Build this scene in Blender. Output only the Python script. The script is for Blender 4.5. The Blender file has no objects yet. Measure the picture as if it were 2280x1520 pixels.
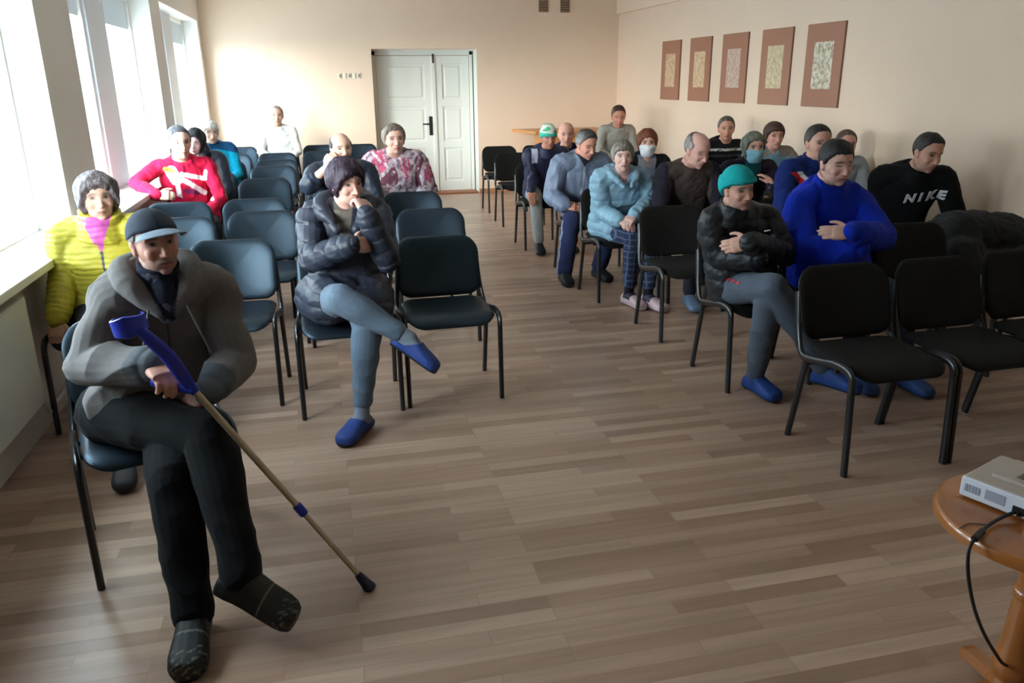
import bpy, bmesh, math, random
import numpy as np
from mathutils import Vector, Matrix, Quaternion, noise
from mathutils.bvhtree import BVHTree

random.seed(7); rng = np.random.default_rng(7)
SC = bpy.context.scene
COL = SC.collection

# ------------------------------------------------------------------ camera, sky, exposure
CAM_H = 1.65
FPX = 1760.0
YAW, PITCH, ROLL = .22923, .31925, .009734

def cam_axes():
    cy, sy, cp, sp = math.cos(YAW), math.sin(YAW), math.cos(PITCH), math.sin(PITCH)
    f = np.array([sy*cp, cy*cp, -sp]); r = np.array([cy, -sy, 0.]); d = np.cross(f, r)
    c, s = math.cos(ROLL), math.sin(ROLL)
    return c*r+s*d, -s*r+c*d, f
AX_R, AX_D, AX_F = cam_axes()
cd = bpy.data.cameras.new('camera'); cam = bpy.data.objects.new('camera', cd); COL.objects.link(cam)
m = Matrix.Identity(4)
for i in range(3):
    m[i][0] = AX_R[i]; m[i][1] = -AX_D[i]; m[i][2] = -AX_F[i]
m[2][3] = CAM_H
cam.matrix_world = m
cd.sensor_fit = 'HORIZONTAL'; cd.sensor_width = 36; cd.lens = FPX/2280*36
cd.clip_start = .05; cd.clip_end = 200
SC.camera = cam

SC.view_settings.view_transform = 'Standard'; SC.view_settings.look = 'None'
SC.view_settings.gamma = 1; SC.view_settings.use_curve_mapping = False
SC.view_settings.exposure = 0.5
SC.cycles.max_bounces = 7; SC.cycles.diffuse_bounces = 4; SC.cycles.glossy_bounces = 3
SC.cycles.transmission_bounces = 4; SC.cycles.transparent_max_bounces = 8
SC.cycles.caustics_reflective = False; SC.cycles.caustics_refractive = False
SC.cycles.sample_clamp_indirect = 6
SC.cycles.use_denoising = True
SC.cycles.filter_width = 2.2

w = bpy.data.worlds.new('overcast_sky'); SC.world = w; w.use_nodes = True
nt = w.node_tree; nt.nodes.clear()
wo = nt.nodes.new('ShaderNodeOutputWorld'); bg = nt.nodes.new('ShaderNodeBackground')
tc = nt.nodes.new('ShaderNodeTexCoord'); sx = nt.nodes.new('ShaderNodeSeparateXYZ')
rp = nt.nodes.new('ShaderNodeValToRGB')
rp.color_ramp.elements[0].position = .40; rp.color_ramp.elements[0].color = (.30, .31, .33, 1)
rp.color_ramp.elements[1].position = .60; rp.color_ramp.elements[1].color = (.72, .87, 1.0, 1)
mp = nt.nodes.new('ShaderNodeMapRange'); mp.inputs[1].default_value = -1; mp.inputs[2].default_value = 1
nt.links.new(tc.outputs['Generated'], sx.inputs[0]); nt.links.new(sx.outputs['Z'], mp.inputs[0])
nt.links.new(mp.outputs[0], rp.inputs[0]); nt.links.new(rp.outputs[0], bg.inputs[0])
bg.inputs[1].default_value = SKY = 17.0
nt.links.new(bg.outputs[0], wo.inputs[0])
# hazy low sun coming in through the windows, far end of the room
sd = bpy.data.lights.new('hazy_sun', 'SUN'); sd.energy = 13.0; sd.angle = math.radians(42); sd.color = (1, .97, .93)
so = bpy.data.objects.new('hazy_sun', sd); COL.objects.link(so)
so.rotation_euler = Vector((.70, .70, -.16)).to_track_quat('-Z', 'Y').to_euler()

XL, XR, YB, YF, ZC = -1.46, 4.54, 12.14, -1.6, 3.05

# ------------------------------------------------------------------ helpers
def lin(c):
    return tuple(((v/255)/12.92 if v/255 <= .04045 else ((v/255+.055)/1.055)**2.4) for v in c)

def ray(x, y):
    return AX_R*((x-1140)/FPX)+AX_D*((y-760)/FPX)+AX_F
def at(x, y, Y):
    """point of the place seen at photo pixel x, y at the distance Y down the room"""
    d = ray(x, y); t = Y/d[1]
    return np.array([0, 0, CAM_H])+t*d

def new_mat(name):
    m = bpy.data.materials.new(name); m.use_nodes = True
    return m, m.node_tree, m.node_tree.nodes['Principled BSDF']
def mat(name, rgb, rough=.6, var=.08, scale=12, bump=0., bscale=200, metal=0., spec=.5, coat=0.):
    m, t, p = new_mat(name)
    N = t.nodes; L = t.links
    p.inputs['Roughness'].default_value = rough; p.inputs['Metallic'].default_value = metal
    p.inputs['Specular IOR Level'].default_value = spec; p.inputs['Coat Weight'].default_value = coat
    tc = N.new('ShaderNodeTexCoord'); nz = N.new('ShaderNodeTexNoise'); nz.inputs['Scale'].default_value = scale
    nz.inputs['Detail'].default_value = 4
    L.new(tc.outputs['Object'], nz.inputs['Vector'])
    mx = N.new('ShaderNodeMix'); mx.data_type = 'RGBA'
    c = lin(rgb)
    mx.inputs[6].default_value = (*[v*(1-var) for v in c], 1); mx.inputs[7].default_value = (*[min(1, v*(1+var)) for v in c], 1)
    L.new(nz.outputs['Fac'], mx.inputs[0]); L.new(mx.outputs[2], p.inputs['Base Color'])
    if bump:
        n2 = N.new('ShaderNodeTexNoise'); n2.inputs['Scale'].default_value = bscale; L.new(tc.outputs['Object'], n2.inputs['Vector'])
        b = N.new('ShaderNodeBump'); b.inputs['Strength'].default_value = bump; b.inputs['Distance'].default_value = .01
        L.new(n2.outputs['Fac'], b.inputs['Height']); L.new(b.outputs[0], p.inputs['Normal'])
    return m
def vmat(name, rough=.85, spec=.3, bump=.15, bscale=260, sheen=0., sss=0.):
    """material whose colour comes from the painted colour attribute of the mesh"""
    m, t, p = new_mat(name); N = t.nodes; L = t.links
    p.inputs['Roughness'].default_value = rough; p.inputs['Specular IOR Level'].default_value = spec
    p.inputs['Sheen Weight'].default_value = sheen
    a = N.new('ShaderNodeAttribute'); a.attribute_name = 'Col'
    tc = N.new('ShaderNodeTexCoord'); nz = N.new('ShaderNodeTexNoise'); nz.inputs['Scale'].default_value = 40
    L.new(tc.outputs['Object'], nz.inputs['Vector'])
    mr = N.new('ShaderNodeMapRange'); mr.inputs[3].default_value = .86; mr.inputs[4].default_value = 1.14
    L.new(nz.outputs['Fac'], mr.inputs[0])
    mx = N.new('ShaderNodeVectorMath'); mx.operation = 'SCALE'
    L.new(a.outputs['Color'], mx.inputs[0]); L.new(mr.outputs[0], mx.inputs['Scale']); L.new(mx.outputs[0], p.inputs['Base Color'])
    if bump:
        n2 = N.new('ShaderNodeTexNoise'); n2.inputs['Scale'].default_value = bscale; L.new(tc.outputs['Object'], n2.inputs['Vector'])
        b = N.new('ShaderNodeBump'); b.inputs['Strength'].default_value = bump; b.inputs['Distance'].default_value = .004
        L.new(n2.outputs['Fac'], b.inputs['Height']); L.new(b.outputs[0], p.inputs['Normal'])
    return m

class MB:
    """collects shapes of one part; build() links them as one mesh object"""
    def __init__(s): s.bm = bmesh.new()
    def box(s, lo, hi, bev=0., seg=2, M=None):
        r = bmesh.ops.create_cube(s.bm, size=1)
        vs = r['verts']
        lo, hi = Vector(lo), Vector(hi)
        for v in vs:
            v.co = Vector([(lo[i]+hi[i])/2+v.co[i]*(hi[i]-lo[i]) for i in range(3)])
            if M is not None: v.co = M @ v.co
        if bev:
            es = list({e for v in vs for e in v.link_edges})
            bmesh.ops.bevel(s.bm, geom=es, offset=bev, segments=seg, affect='EDGES', profile=.7)
        return s
    def rings(s, rings, cap=True, closed=False):
        n = len(rings[0]); R = [[s.bm.verts.new(p) for p in r] for r in rings]
        k = len(R)
        for i in range(k if closed else k-1):
            a, b = R[i], R[(i+1) % k]
            for j in range(n):
                s.bm.faces.new((a[j], a[(j+1) % n], b[(j+1) % n], b[j]))
        if cap and not closed:
            s.bm.faces.new(R[0][::-1]); s.bm.faces.new(R[-1])
        return s
    def tube(s, pts, rx, ry=None, n=10, up=None, closed=False, side=None):
        """a tube through the points; rx, ry: half sizes (numbers or lists); up: direction of ry"""
        P = [Vector(p) for p in pts]; k = len(P); rings = []
        prev = None
        for i, p in enumerate(P):
            if closed: t = (P[(i+1) % k]-P[i-1])
            else: t = (P[min(i+1, k-1)]-P[max(i-1, 0)])
            t.normalize()
            if side is not None:
                a = t.cross(Vector(side))
            elif up is not None:
                a = Vector(up)-t*t.dot(Vector(up))
            else:
                a = prev-t*t.dot(prev) if prev is not None else (Vector((0, 0, 1)) if abs(t.z) < .9 else Vector((0, 1, 0)))
                if prev is None: a = a-t*t.dot(a)
            a.normalize(); prev = a.copy(); b = t.cross(a)
            x = rx[i] if isinstance(rx, (list, tuple, np.ndarray)) else rx
            y = x if ry is None else (ry[i] if isinstance(ry, (list, tuple, np.ndarray)) else ry)
            rings.append([p+b*(x*math.cos(q))+a*(y*math.sin(q)) for q in [2*math.pi*j/n for j in range(n)]])
        return s.rings(rings, closed=closed)
    def lathe(s, prof, axis_p=(0, 0, 0), n=24, M=None):
        rings = []
        for r, z in prof:
            ring = [Vector((axis_p[0]+r*math.cos(2*math.pi*j/n), axis_p[1]+r*math.sin(2*math.pi*j/n), axis_p[2]+z)) for j in range(n)]
            rings.append([M @ v for v in ring] if M is not None else ring)
        return s.rings(rings)
    def build(s, name, material, parent=None, smooth=True, loc=None):
        bmesh.ops.recalc_face_normals(s.bm, faces=s.bm.faces)
        me = bpy.data.meshes.new(name); s.bm.to_mesh(me); s.bm.free()
        return link(name, me, material, parent, smooth, loc)

def link(name, me, material, parent=None, smooth=True, loc=None):
    if smooth:
        me.polygons.foreach_set('use_smooth', [True]*len(me.polygons))
        if smooth == True: 
            try: me.set_sharp_from_angle(angle=math.radians(40))
            except Exception: pass
    if material is not None:
        me.materials.clear(); me.materials.append(material)
    o = bpy.data.objects.new(name, me); COL.objects.link(o)
    if parent is not None: o.parent = parent
    if loc is not None: o.location = loc
    return o
def thing(name, label, cat, loc=(0, 0, 0), rz=0., group=None):
    o = bpy.data.objects.new(name, None); COL.objects.link(o); o.empty_display_size = .1
    o.location = loc; o.rotation_euler = (0, 0, rz)
    return tag(o, label, cat, group)
def tag(o, label, cat, group=None):
    o['label'] = label; o['category'] = cat
    if group: o['group'] = group
    return o
def struct(o):
    o['kind'] = 'structure'; return o
def bez(pts, r=.05, k=6):
    """polyline with rounded corners"""
    P = [Vector(p) for p in pts]; out = [P[0]]
    for i in range(1, len(P)-1):
        a, b, c = P[i-1], P[i], P[i+1]
        d1 = (a-b); d2 = (c-b); q = min(r, d1.length*.48, d2.length*.48)
        p0 = b+d1.normalized()*q; p2 = b+d2.normalized()*q
        for j in range(k+1):
            t = j/k; out.append(p0*(1-t)**2+b*(2*t*(1-t))+p2*t*t)
    out.append(P[-1]); return out
def spline(pts, k=6):
    P = [np.array(p, float) for p in pts]; out = []
    Q = [2*P[0]-P[1]]+P+[2*P[-1]-P[-2]]
    for i in range(1, len(Q)-2):
        a, b, c, d = Q[i-1:i+3]
        for j in range(k):
            t = j/k
            out.append(.5*((2*b)+(c-a)*t+(2*a-5*b+4*c-d)*t*t+(3*b-a-3*c+d)*t**3))
    out.append(P[-1]); return out
def pad(w, h, t, corner, fn, n=48, back=.5, rise=1.0):
    """upholstered pad: rounded rectangle w x h, thickness t, mapped to the place by fn(u, v, n)"""
    cont = []
    e = corner
    segs = [(w/2-e, h/2-e, 0), (-w/2+e, h/2-e, 90), (-w/2+e, -h/2+e, 180), (w/2-e, -h/2+e, 270)]
    for cx, cy, a0 in segs:
        for j in range(n//4):
            a = math.radians(a0+90*j/(n//4-1)); cont.append((cx+e*math.cos(a), cy+e*math.sin(a)))
    mb = MB(); rings = []
    prof = [(.12, 1), (.4, .98), (.65, .94), (.82, .84), (.92, .66), (.97, .42), (1, .1), (1, -.25), (.97, -.5), (.9, -.62), (.5, -.66), (.12, -.66)]
    for s_, z in prof:
        zz = z*t/2*(rise if z > 0 else 1)
        rings.append([fn(x*s_, y*s_, zz) for x, y in cont])
    mb.rings(rings); return mb
# ------------------------------------------------------------------ the room
M_wall = mat('peach_wall_paint', (228, 203, 179), .75, .03, 3, .04, 120)
M_wall_l = mat('grey_beige_wall_paint', (226, 217, 208), .75, .03, 3, .04, 120)
M_white = mat('white_gloss_paint', (235, 234, 228), .35, .02, 4)
M_door = mat('white_door_paint', (226, 228, 220), .4, .02, 4)
M_ceil = mat('ceiling_paint', (232, 224, 212), .8, .02, 3)
M_rad = mat('radiator_enamel', (214, 216, 210), .35, .02, 5)

def floor_mat():
    m, t, p = new_mat('laminate_planks'); N = t.nodes; L = t.links
    tc = N.new('ShaderNodeTexCoord'); mpn = N.new('ShaderNodeMapping'); L.new(tc.outputs['Object'], mpn.inputs[0])
    mpn.inputs['Rotation'].default_value = (0, 0, 0)
    br = N.new('ShaderNodeTexBrick'); L.new(mpn.outputs[0], br.inputs['Vector'])
    br.offset = .37; br.offset_frequency = 3; br.inputs['Scale'].default_value = 1
    br.inputs['Brick Width'].default_value = .62; br.inputs['Row Height'].default_value = .066
    br.inputs['Mortar Size'].default_value = .0012; br.inputs['Mortar Smooth'].default_value = .3; br.inputs['Bias'].default_value = 0
    br.inputs['Color1'].default_value = (0, 0, 0, 1); br.inputs['Color2'].default_value = (1, 1, 1, 1); br.inputs['Mortar'].default_value = (.3, .3, .3, 1)
    gr = N.new('ShaderNodeTexNoise'); gr.inputs['Scale'].default_value = 1; gr.inputs['Detail'].default_value = 6
    mp2 = N.new('ShaderNodeMapping'); mp2.inputs['Scale'].default_value = (2.2, 34, 1); L.new(tc.outputs['Object'], mp2.inputs[0])
    ad = N.new('ShaderNodeVectorMath'); ad.operation = 'ADD'; L.new(mp2.outputs[0], ad.inputs[0])
    sc = N.new('ShaderNodeVectorMath'); sc.operation = 'SCALE'; sc.inputs['Scale'].default_value = 37; L.new(br.outputs['Color'], sc.inputs[0]); L.new(sc.outputs[0], ad.inputs[1])
    L.new(ad.outputs[0], gr.inputs['Vector'])
    cr = N.new('ShaderNodeValToRGB'); e = cr.color_ramp.elements
    e[0].position = 0; e[0].color = (*lin((150, 120, 101)), 1); e[1].position = 1; e[1].color = (*lin((189, 160, 139)), 1)
    x = e.new(.35); x.color = (*lin((165, 134, 114)), 1); x = e.new(.7); x.color = (*lin((175, 146, 127)), 1)
    L.new(br.outputs['Color'], cr.inputs[0])
    c2 = N.new('ShaderNodeMapRange'); c2.inputs[1].default_value = .3; c2.inputs[2].default_value = .7; c2.inputs[3].default_value = .86; c2.inputs[4].default_value = 1.09
    L.new(gr.outputs['Fac'], c2.inputs[0])
    ml = N.new('ShaderNodeVectorMath'); ml.operation = 'SCALE'; L.new(cr.outputs[0], ml.inputs[0]); L.new(c2.outputs[0], ml.inputs['Scale'])
    seam = N.new('ShaderNodeMix'); seam.data_type = 'RGBA'; seam.inputs[7].default_value = (*lin((110, 80, 62)), 1)
    sm = N.new('ShaderNodeMath'); sm.operation = 'MULTIPLY'; sm.inputs[1].default_value = .3; L.new(br.outputs['Fac'], sm.inputs[0])
    L.new(sm.outputs[0], seam.inputs[0]); L.new(ml.outputs[0], seam.inputs[6]); L.new(seam.outputs[2], p.inputs['Base Color'])
    p.inputs['Roughness'].default_value = .34; p.inputs['Specular IOR Level'].default_value = .5
    b = N.new('ShaderNodeBump'); b.inputs['Strength'].default_value = .05; b.inputs['Distance'].default_value = .002
    L.new(gr.outputs['Fac'], b.inputs['Height']); L.new(b.outputs[0], p.inputs['Normal'])
    return m
T = .35
struct(MB().box((XL-T, YF-.2, -.1), (XR+T, YB+.5, 0)).build('floor', floor_mat(), smooth=False))
struct(MB().box((XL-T, YF-.2, ZC), (XR+T, YB+.5, ZC+.1)).build('ceiling', M_ceil, smooth=False))
struct(MB().box((XR, YF-.2, 0), (XR+.2, YB+.5, ZC)).build('wall_right', M_wall, smooth=False))
struct(MB().box((XR-.04, YF, 2.575), (XR, YB, ZC)).build('trim_1', M_wall, smooth=False))
struct(MB().box((XL-T, YF-.2, 0), (XR, YF, ZC)).build('wall_front', M_wall, smooth=False))
# back wall with the door opening
DX0, DX1, DZ, DR = .81, 2.34, 2.09, .26
mb = MB()
mb.box((XL-T, YB, 0), (DX0, YB+.4, ZC)); mb.box((DX1, YB, 0), (XR, YB+.4, ZC)); mb.box((DX0, YB, DZ), (DX1, YB+.4, ZC)); mb.box((DX0-.1, YB+.4, 0), (DX1+.1, YB+.46, DZ+.1))  # last box: unseen backing added to stop light leaking round the door leaves
struct(mb.build('wall_back', M_wall, smooth=False))
# left wall: piers and parapet with three window openings
ZS, ZT, RC = .84, 2.44, .16
WIN = [(2.3, 5.12), (5.80, 8.60), (9.12, 11.90)]
mb = MB(); mb.box((XL-T, YF, 0), (XL, YB, ZS-.04)); mb.box((XL-T, YF, ZT), (XL, YB, ZC))
ys = [YF]+[v for w_ in WIN for v in w_]+[YB]
for a, b in zip(ys[0::2], ys[1::2]): mb.box((XL-T, a, ZS-.04), (XL, b, ZT))
struct(mb.build('wall_left', M_wall_l, smooth=False))
# windows: wide middle post, white sashes, panes, pale upper blinds
def glass_mat():
    m = bpy.data.materials.new('window_glass'); m.use_nodes = True; t = m.node_tree; t.nodes.clear()
    o = t.nodes.new('ShaderNodeOutputMaterial'); a = t.nodes.new('ShaderNodeBsdfTransparent'); g = t.nodes.new('ShaderNodeBsdfGlossy')
    a.inputs[0].default_value = (.95, .97, .96, 1); g.inputs['Roughness'].default_value = .02
    x = t.nodes.new('ShaderNodeMixShader'); x.inputs[0].default_value = .06
    t.links.new(a.outputs[0], x.inputs[1]); t.links.new(g.outputs[0], x.inputs[2]); t.links.new(x.outputs[0], o.inputs[0]); return m
def blind_mat():
    m = bpy.data.materials.new('pale_blind_cloth'); m.use_nodes = True; t = m.node_tree; t.nodes.clear()
    o = t.nodes.new('ShaderNodeOutputMaterial'); a = t.nodes.new('ShaderNodeBsdfTranslucent'); g = t.nodes.new('ShaderNodeBsdfDiffuse')
    tc = t.nodes.new('ShaderNodeTexCoord'); nz = t.nodes.new('ShaderNodeTexNoise'); nz.inputs['Scale'].default_value = 30; t.links.new(tc.outputs['Object'], nz.inputs[0])
    r = t.nodes.new('ShaderNodeMapRange'); r.inputs[3].default_value = .24; r.inputs[4].default_value = .30; t.links.new(nz.outputs['Fac'], r.inputs[0]); t.links.new(r.outputs[0], a.inputs[0])
    g.inputs[0].default_value = (*lin((205, 212, 210)), 1)
    x = t.nodes.new('ShaderNodeMixShader'); x.inputs[0].default_value = .5
    t.links.new(a.outputs[0], x.inputs[1]); t.links.new(g.outputs[0], x.inputs[2]); t.links.new(x.outputs[0], o.inputs[0]); return m
M_glass, M_blind = glass_mat(), blind_mat()
M_post = mat('window_post_paint', (214, 219, 226), .5, .02, 4)
for i, (y0, y1) in enumerate(WIN):
    xi = XL-RC; c = (y0+y1)/2
    wdw = struct(bpy.data.objects.new('window_%d' % (i+1), None)); COL.objects.link(wdw)
    MB().box((xi-.16, c-.29, ZS), (xi, c+.29, ZT), .008).build('post', M_post, wdw, smooth=False)
    for a, b in ((y0, c-.29), (c+.29, y1)):
        fr = MB()
        for lo, hi in (((a, ZS), (a+.055, ZT)), ((b-.055, ZS), (b, ZT)), ((a+.055, ZS), (b-.055, ZS+.07)), ((a+.055, ZT-.06), (b-.055, ZT))):
            fr.box((xi-.09, lo[0], lo[1]), (xi-.02, hi[0], hi[1]), .006)
        f = fr.build('window_frame', M_white, wdw, smooth=False)
        MB().box((xi-.062, a+.05, ZS+.06), (xi-.056, b-.05, ZT-.05)).build('pane', M_glass, f, smooth=False)
        MB().box((xi-.05, a+.05, 2.13), (xi-.047, b-.05, ZT-.05)).build('blind', M_blind, wdw, smooth=False)
    MB().box((XL-T, y0-.0, ZS-.04), (XL, y1, ZS)).build('inner_ledge', M_white, wdw, smooth=False)
    for ya, yb in ((y0-.001, y0+.012), (y1-.012, y1+.001)): MB().box((xi-.02, ya, ZS), (XL+.003, yb, ZT), .002).build('reveal_lining', M_white, wdw, smooth=False)
    MB().box((xi-.02, y0, ZT-.012), (XL+.003, y1, ZT), .002).build('reveal_lining', M_white, wdw, smooth=False)
    pl = bpy.data.lights.new('daylight_portal', 'AREA'); pl.shape = 'RECTANGLE'; pl.size = ZT-ZS; pl.size_y = y1-y0
    pl.cycles.is_portal = True
    po = bpy.data.objects.new('daylight_portal', pl); COL.objects.link(po); po.location = (xi-.2, c, (ZS+ZT)/2); po.rotation_euler = (0, math.radians(-90), 0)
struct(MB().box((XL-.02, YF+.6, ZS-.035), (XL+.15, YB-.35, ZS+.004), .006).build('trim_2', M_white, smooth=False))
# snow-pale yard outside
struct(MB().box((-60, -40, -1.2), (XL-T-.1, 60, -1.1)).build('ground_outside', mat('pale_ground', (206, 208, 210), .9, .1, .3), smooth=False))
# baseboards
M_base = mat('baseboard_wood', (168, 122, 88), .45, .12, 6)
mb = MB(); mb.box((DX1, YB-.018, 0), (XR-.02, YB, .06), .004); mb.box((XL, YB-.018, 0), (DX0, YB, .06), .004)
struct(mb.build('baseboard_back', M_base, smooth=False))
struct(MB().box((XR-.018, YF, 0), (XR, YB-.02, .06), .004).build('baseboard_right', M_base, smooth=False))
# door: two unequal leaves in a deep reveal
M_lock = mat('dark_iron', (58, 54, 50), .4, .1, 8, metal=.6)
dr = struct(bpy.data.objects.new('door_1', None)); COL.objects.link(dr)
yd = YB+DR
fr = MB(); fr.box((DX1-.004, YB+.002, 0), (DX1, yd+.06, DZ)); fr.box((DX0, yd-.06, DZ-.02), (DX1, yd+.06, DZ)); fr.box((DX0, yd+.004, 0), (DX0+.02, yd+.06, DZ))
fr.box((DX0+.02, yd, 0), (DX0+.07, yd+.06, DZ-.02), .005); fr.box((DX1-.07, yd, 0), (DX1-.02, yd+.06, DZ-.02), .005); fr.box((DX0+.02, yd, DZ-.08), (DX1-.02, yd+.06, DZ-.02), .005)
fr.build('door_frame', M_door, dr, smooth=False)
def leaf(x0, x1, panels, name):
    mb = MB(); y = yd+.012; zs = [.012]; st = .11
    mb.box((x0, y+.018, .015), (x1, y+.04, DZ-.085))
    rails = [(.015, .16)]+[(z-.05, z+.05) for z in panels]+[(DZ-.2, DZ-.085)]
    mb.box((x0, y, .015), (x0+st, y+.03, DZ-.085), .006); mb.box((x1-st, y, .015), (x1, y+.03, DZ-.085), .006)
    for a, b in rails: mb.box((x0+st-.004, y, a), (x1-st+.004, y+.03, b), .006)
    for (a0, a), (b, b1) in zip(rails[:-1], rails[1:]):
        mb.box((x0+st+.035, y+.006, a+.035), (x1-st-.035, y+.03, b-.035), .012, 1)
    return mb.build(name, M_door, dr, smooth=False)
lf = leaf(DX0+.075, 1.70, (.72, 1.33), 'door_leaf'); leaf(1.745, DX1-.075, (.72, 1.33), 'door_leaf')
MB().box((1.695, yd-.012, .015), (1.755, yd+.02, DZ-.085), .012).build('cover_strip', M_door, dr, smooth=False)
h = MB(); h.box((1.635, yd-.004, .86), (1.685, yd+.02, 1.14), .01); h.tube(bez([(1.66, yd, 1.03), (1.66, yd-.055, 1.03), (1.53, yd-.06, 1.03)], .02), .011)
h.build('door_handle', M_lock, lf)
b = MB(); b.box((1.712, yd-.022, 1.9), (1.74, yd-.008, DZ-.06), .003); b.tube([(1.726, yd-.02, 1.92), (1.726, yd-.02, 2.03)], .008); b.build('door_bolt', M_lock, lf)
struct(MB().box((DX0+.02, YB-.01, 0), (DX1-.02, yd+.03, .022), .004).build('threshold', mat('threshold_wood', (150, 92, 60), .5, .1, 6), dr, smooth=False))
# vents near the ceiling
M_vent = mat('dark_vent', (110, 88, 70), .7, .1, 8)
M_slat = mat('vent_slat', (150, 126, 104), .6, .1, 8)
for px, wh in ((1210, 'left'), (1258, 'right')):
    p = at(px, 8, YB); t = thing('wall_vent', f'small brown louvred vent high on the back wall, {wh} one of two', 'vent', (p[0], YB-.012, 2.68), group='wall vents')
    MB().box((-.07, 0, -.085), (.07, .012, .085), .004).build('vent_plate', M_vent, t, smooth=False)
    for k in range(5): MB().box((-.06, -.01, -.075+k*.034), (.06, .004, -.062+k*.034), .003).build('slat', M_slat, t, smooth=False)
# light switches and sockets row
M_sw = mat('cream_plastic', (226, 216, 196), .35, .02, 5); M_sw2 = mat('socket_grey', (150, 142, 130), .5, .02, 5)  # second plastic: greyer tone for alternate rockers
nm = ['leftmost of five', 'second from left of five', 'middle of five', 'fourth from left of five', 'rightmost of five']
for k in range(5):
    p = at(757+k*10.5, 169, YB); t = thing('wall_switch', f'small cream switch plate on the back wall, {nm[k]}', 'switch', (p[0], YB-.006, 1.73), group='switches left of the door')
    MB().box((-.028, -.004, -.04), (.028, .006, .04), .005).build('switch_plate', M_sw, t)
    MB().box((-.014, -.012, -.024), (.014, -.002, .024), .003).build('rocker', M_sw2 if k in (0, 2, 4) else M_sw, t)
# ------------------------------------------------------------------ chairs
M_vinyl = mat('black_vinyl', (16, 20, 26), .44, .1, 14, .06, 300, spec=.6); M_vinyl.node_tree.nodes['Principled BSDF'].inputs['Specular Tint'].default_value = (.5, .76, 1, 1)  # blue sheen of the window light is put into the specular tint
M_fabric = mat('charcoal_upholstery', (20, 19, 17), .85, .12, 30, .25, 420, spec=.25)
M_shell = mat('black_plastic', (26, 27, 28), .5, .08, 10)
M_frame = mat('black_enamelled_steel', (20, 21, 23), .3, .08, 10, spec=.55)
M_foot = mat('grey_rubber', (36, 36, 37), .8, .08, 20)

def make_chair(cover):
    t = thing('conference_chair', 'x', 'chair')
    def seat_fn(u, v, n):
        # v: -front..+back ; waterfall front edge, slight dish
        z = .447-.03*max(0, (-v-.12)/.1)**2 + .012*(abs(u)/.23)**2 + .012*max(0, v/.2)
        return (u, v-.03, z+n)
    pad(.465, .43, .05, .085, seat_fn).build('seat', cover, t)
    def back_fn(u, v, n):
        # v up; concave towards the sitter
        k = (v+.155)/.31
        y = .215+.085*k+.012*k*k - .10*(abs(u)/.235)**2*.45
        return (u, y-n, .640+v*.985+.014*(1-(u/.235)**2)*max(0, k-.3)/.7)
    b = pad(.475, .325, .045, .085, back_fn).build('backrest', cover, t)
    def shell_fn(u, v, n):
        k = (v+.155)/.31
        y = .238+.085*k+.012*k*k - .10*(abs(u)/.235)**2*.45
        return (u, y-n, .640+v*.985+.014*(1-(u/.235)**2)*max(0, k-.3)/.7)
    pad(.455, .305, .018, .08, shell_fn).build('back_shell', M_shell, b)
    for s in (-1, 1):
        x = .252*s
        path = bez([(x, -.25, 0), (x, -.222, .462), (x, -.12, .470), (x, .06, .43), (x, .155, .418), (x*.95, .215, .52), (x*.9, .262, .70)], .075, 8)
        cut = next(i_ for i_, p in enumerate(path) if p[2] > .37)
        MB().tube(path[:cut+1], .013, .0195, 12, side=(1, 0, 0)).build('leg', M_frame, t)
        MB().tube(path[cut:], .013, .0195, 12, side=(1, 0, 0)).build('side_rail', M_frame, t)
        MB().tube([(x, .105, .425), (x, .195, 0.0)], .013, .0185, 12, side=(1, 0, 0)).build('leg', M_frame, t)
    mb = MB()
    for y, z in ((-.10, .432), (.10, .402)): mb.tube([(-.25, y, z), (.25, y, z)], .011, .011, 8)
    mb.tube([(-.235, .235, .60), (.235, .235, .60)], .008, .008, 8)
    mb.build('crossbar', M_frame, t)
    return t
def dup(o, loc, rz, label, group):
    r = o.copy(); COL.objects.link(r); r.location = loc; r.rotation_euler = (0, 0, rz); r['label'] = label; r['group'] = group
    for c in list(o.children):
        d = c.copy(); COL.objects.link(d); d.parent = r
        for g in list(c.children):
            e = g.copy(); COL.objects.link(e); e.parent = d
    return r
GL, GR = 'black vinyl chairs of the window side block', 'charcoal chairs of the right hand block'
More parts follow.
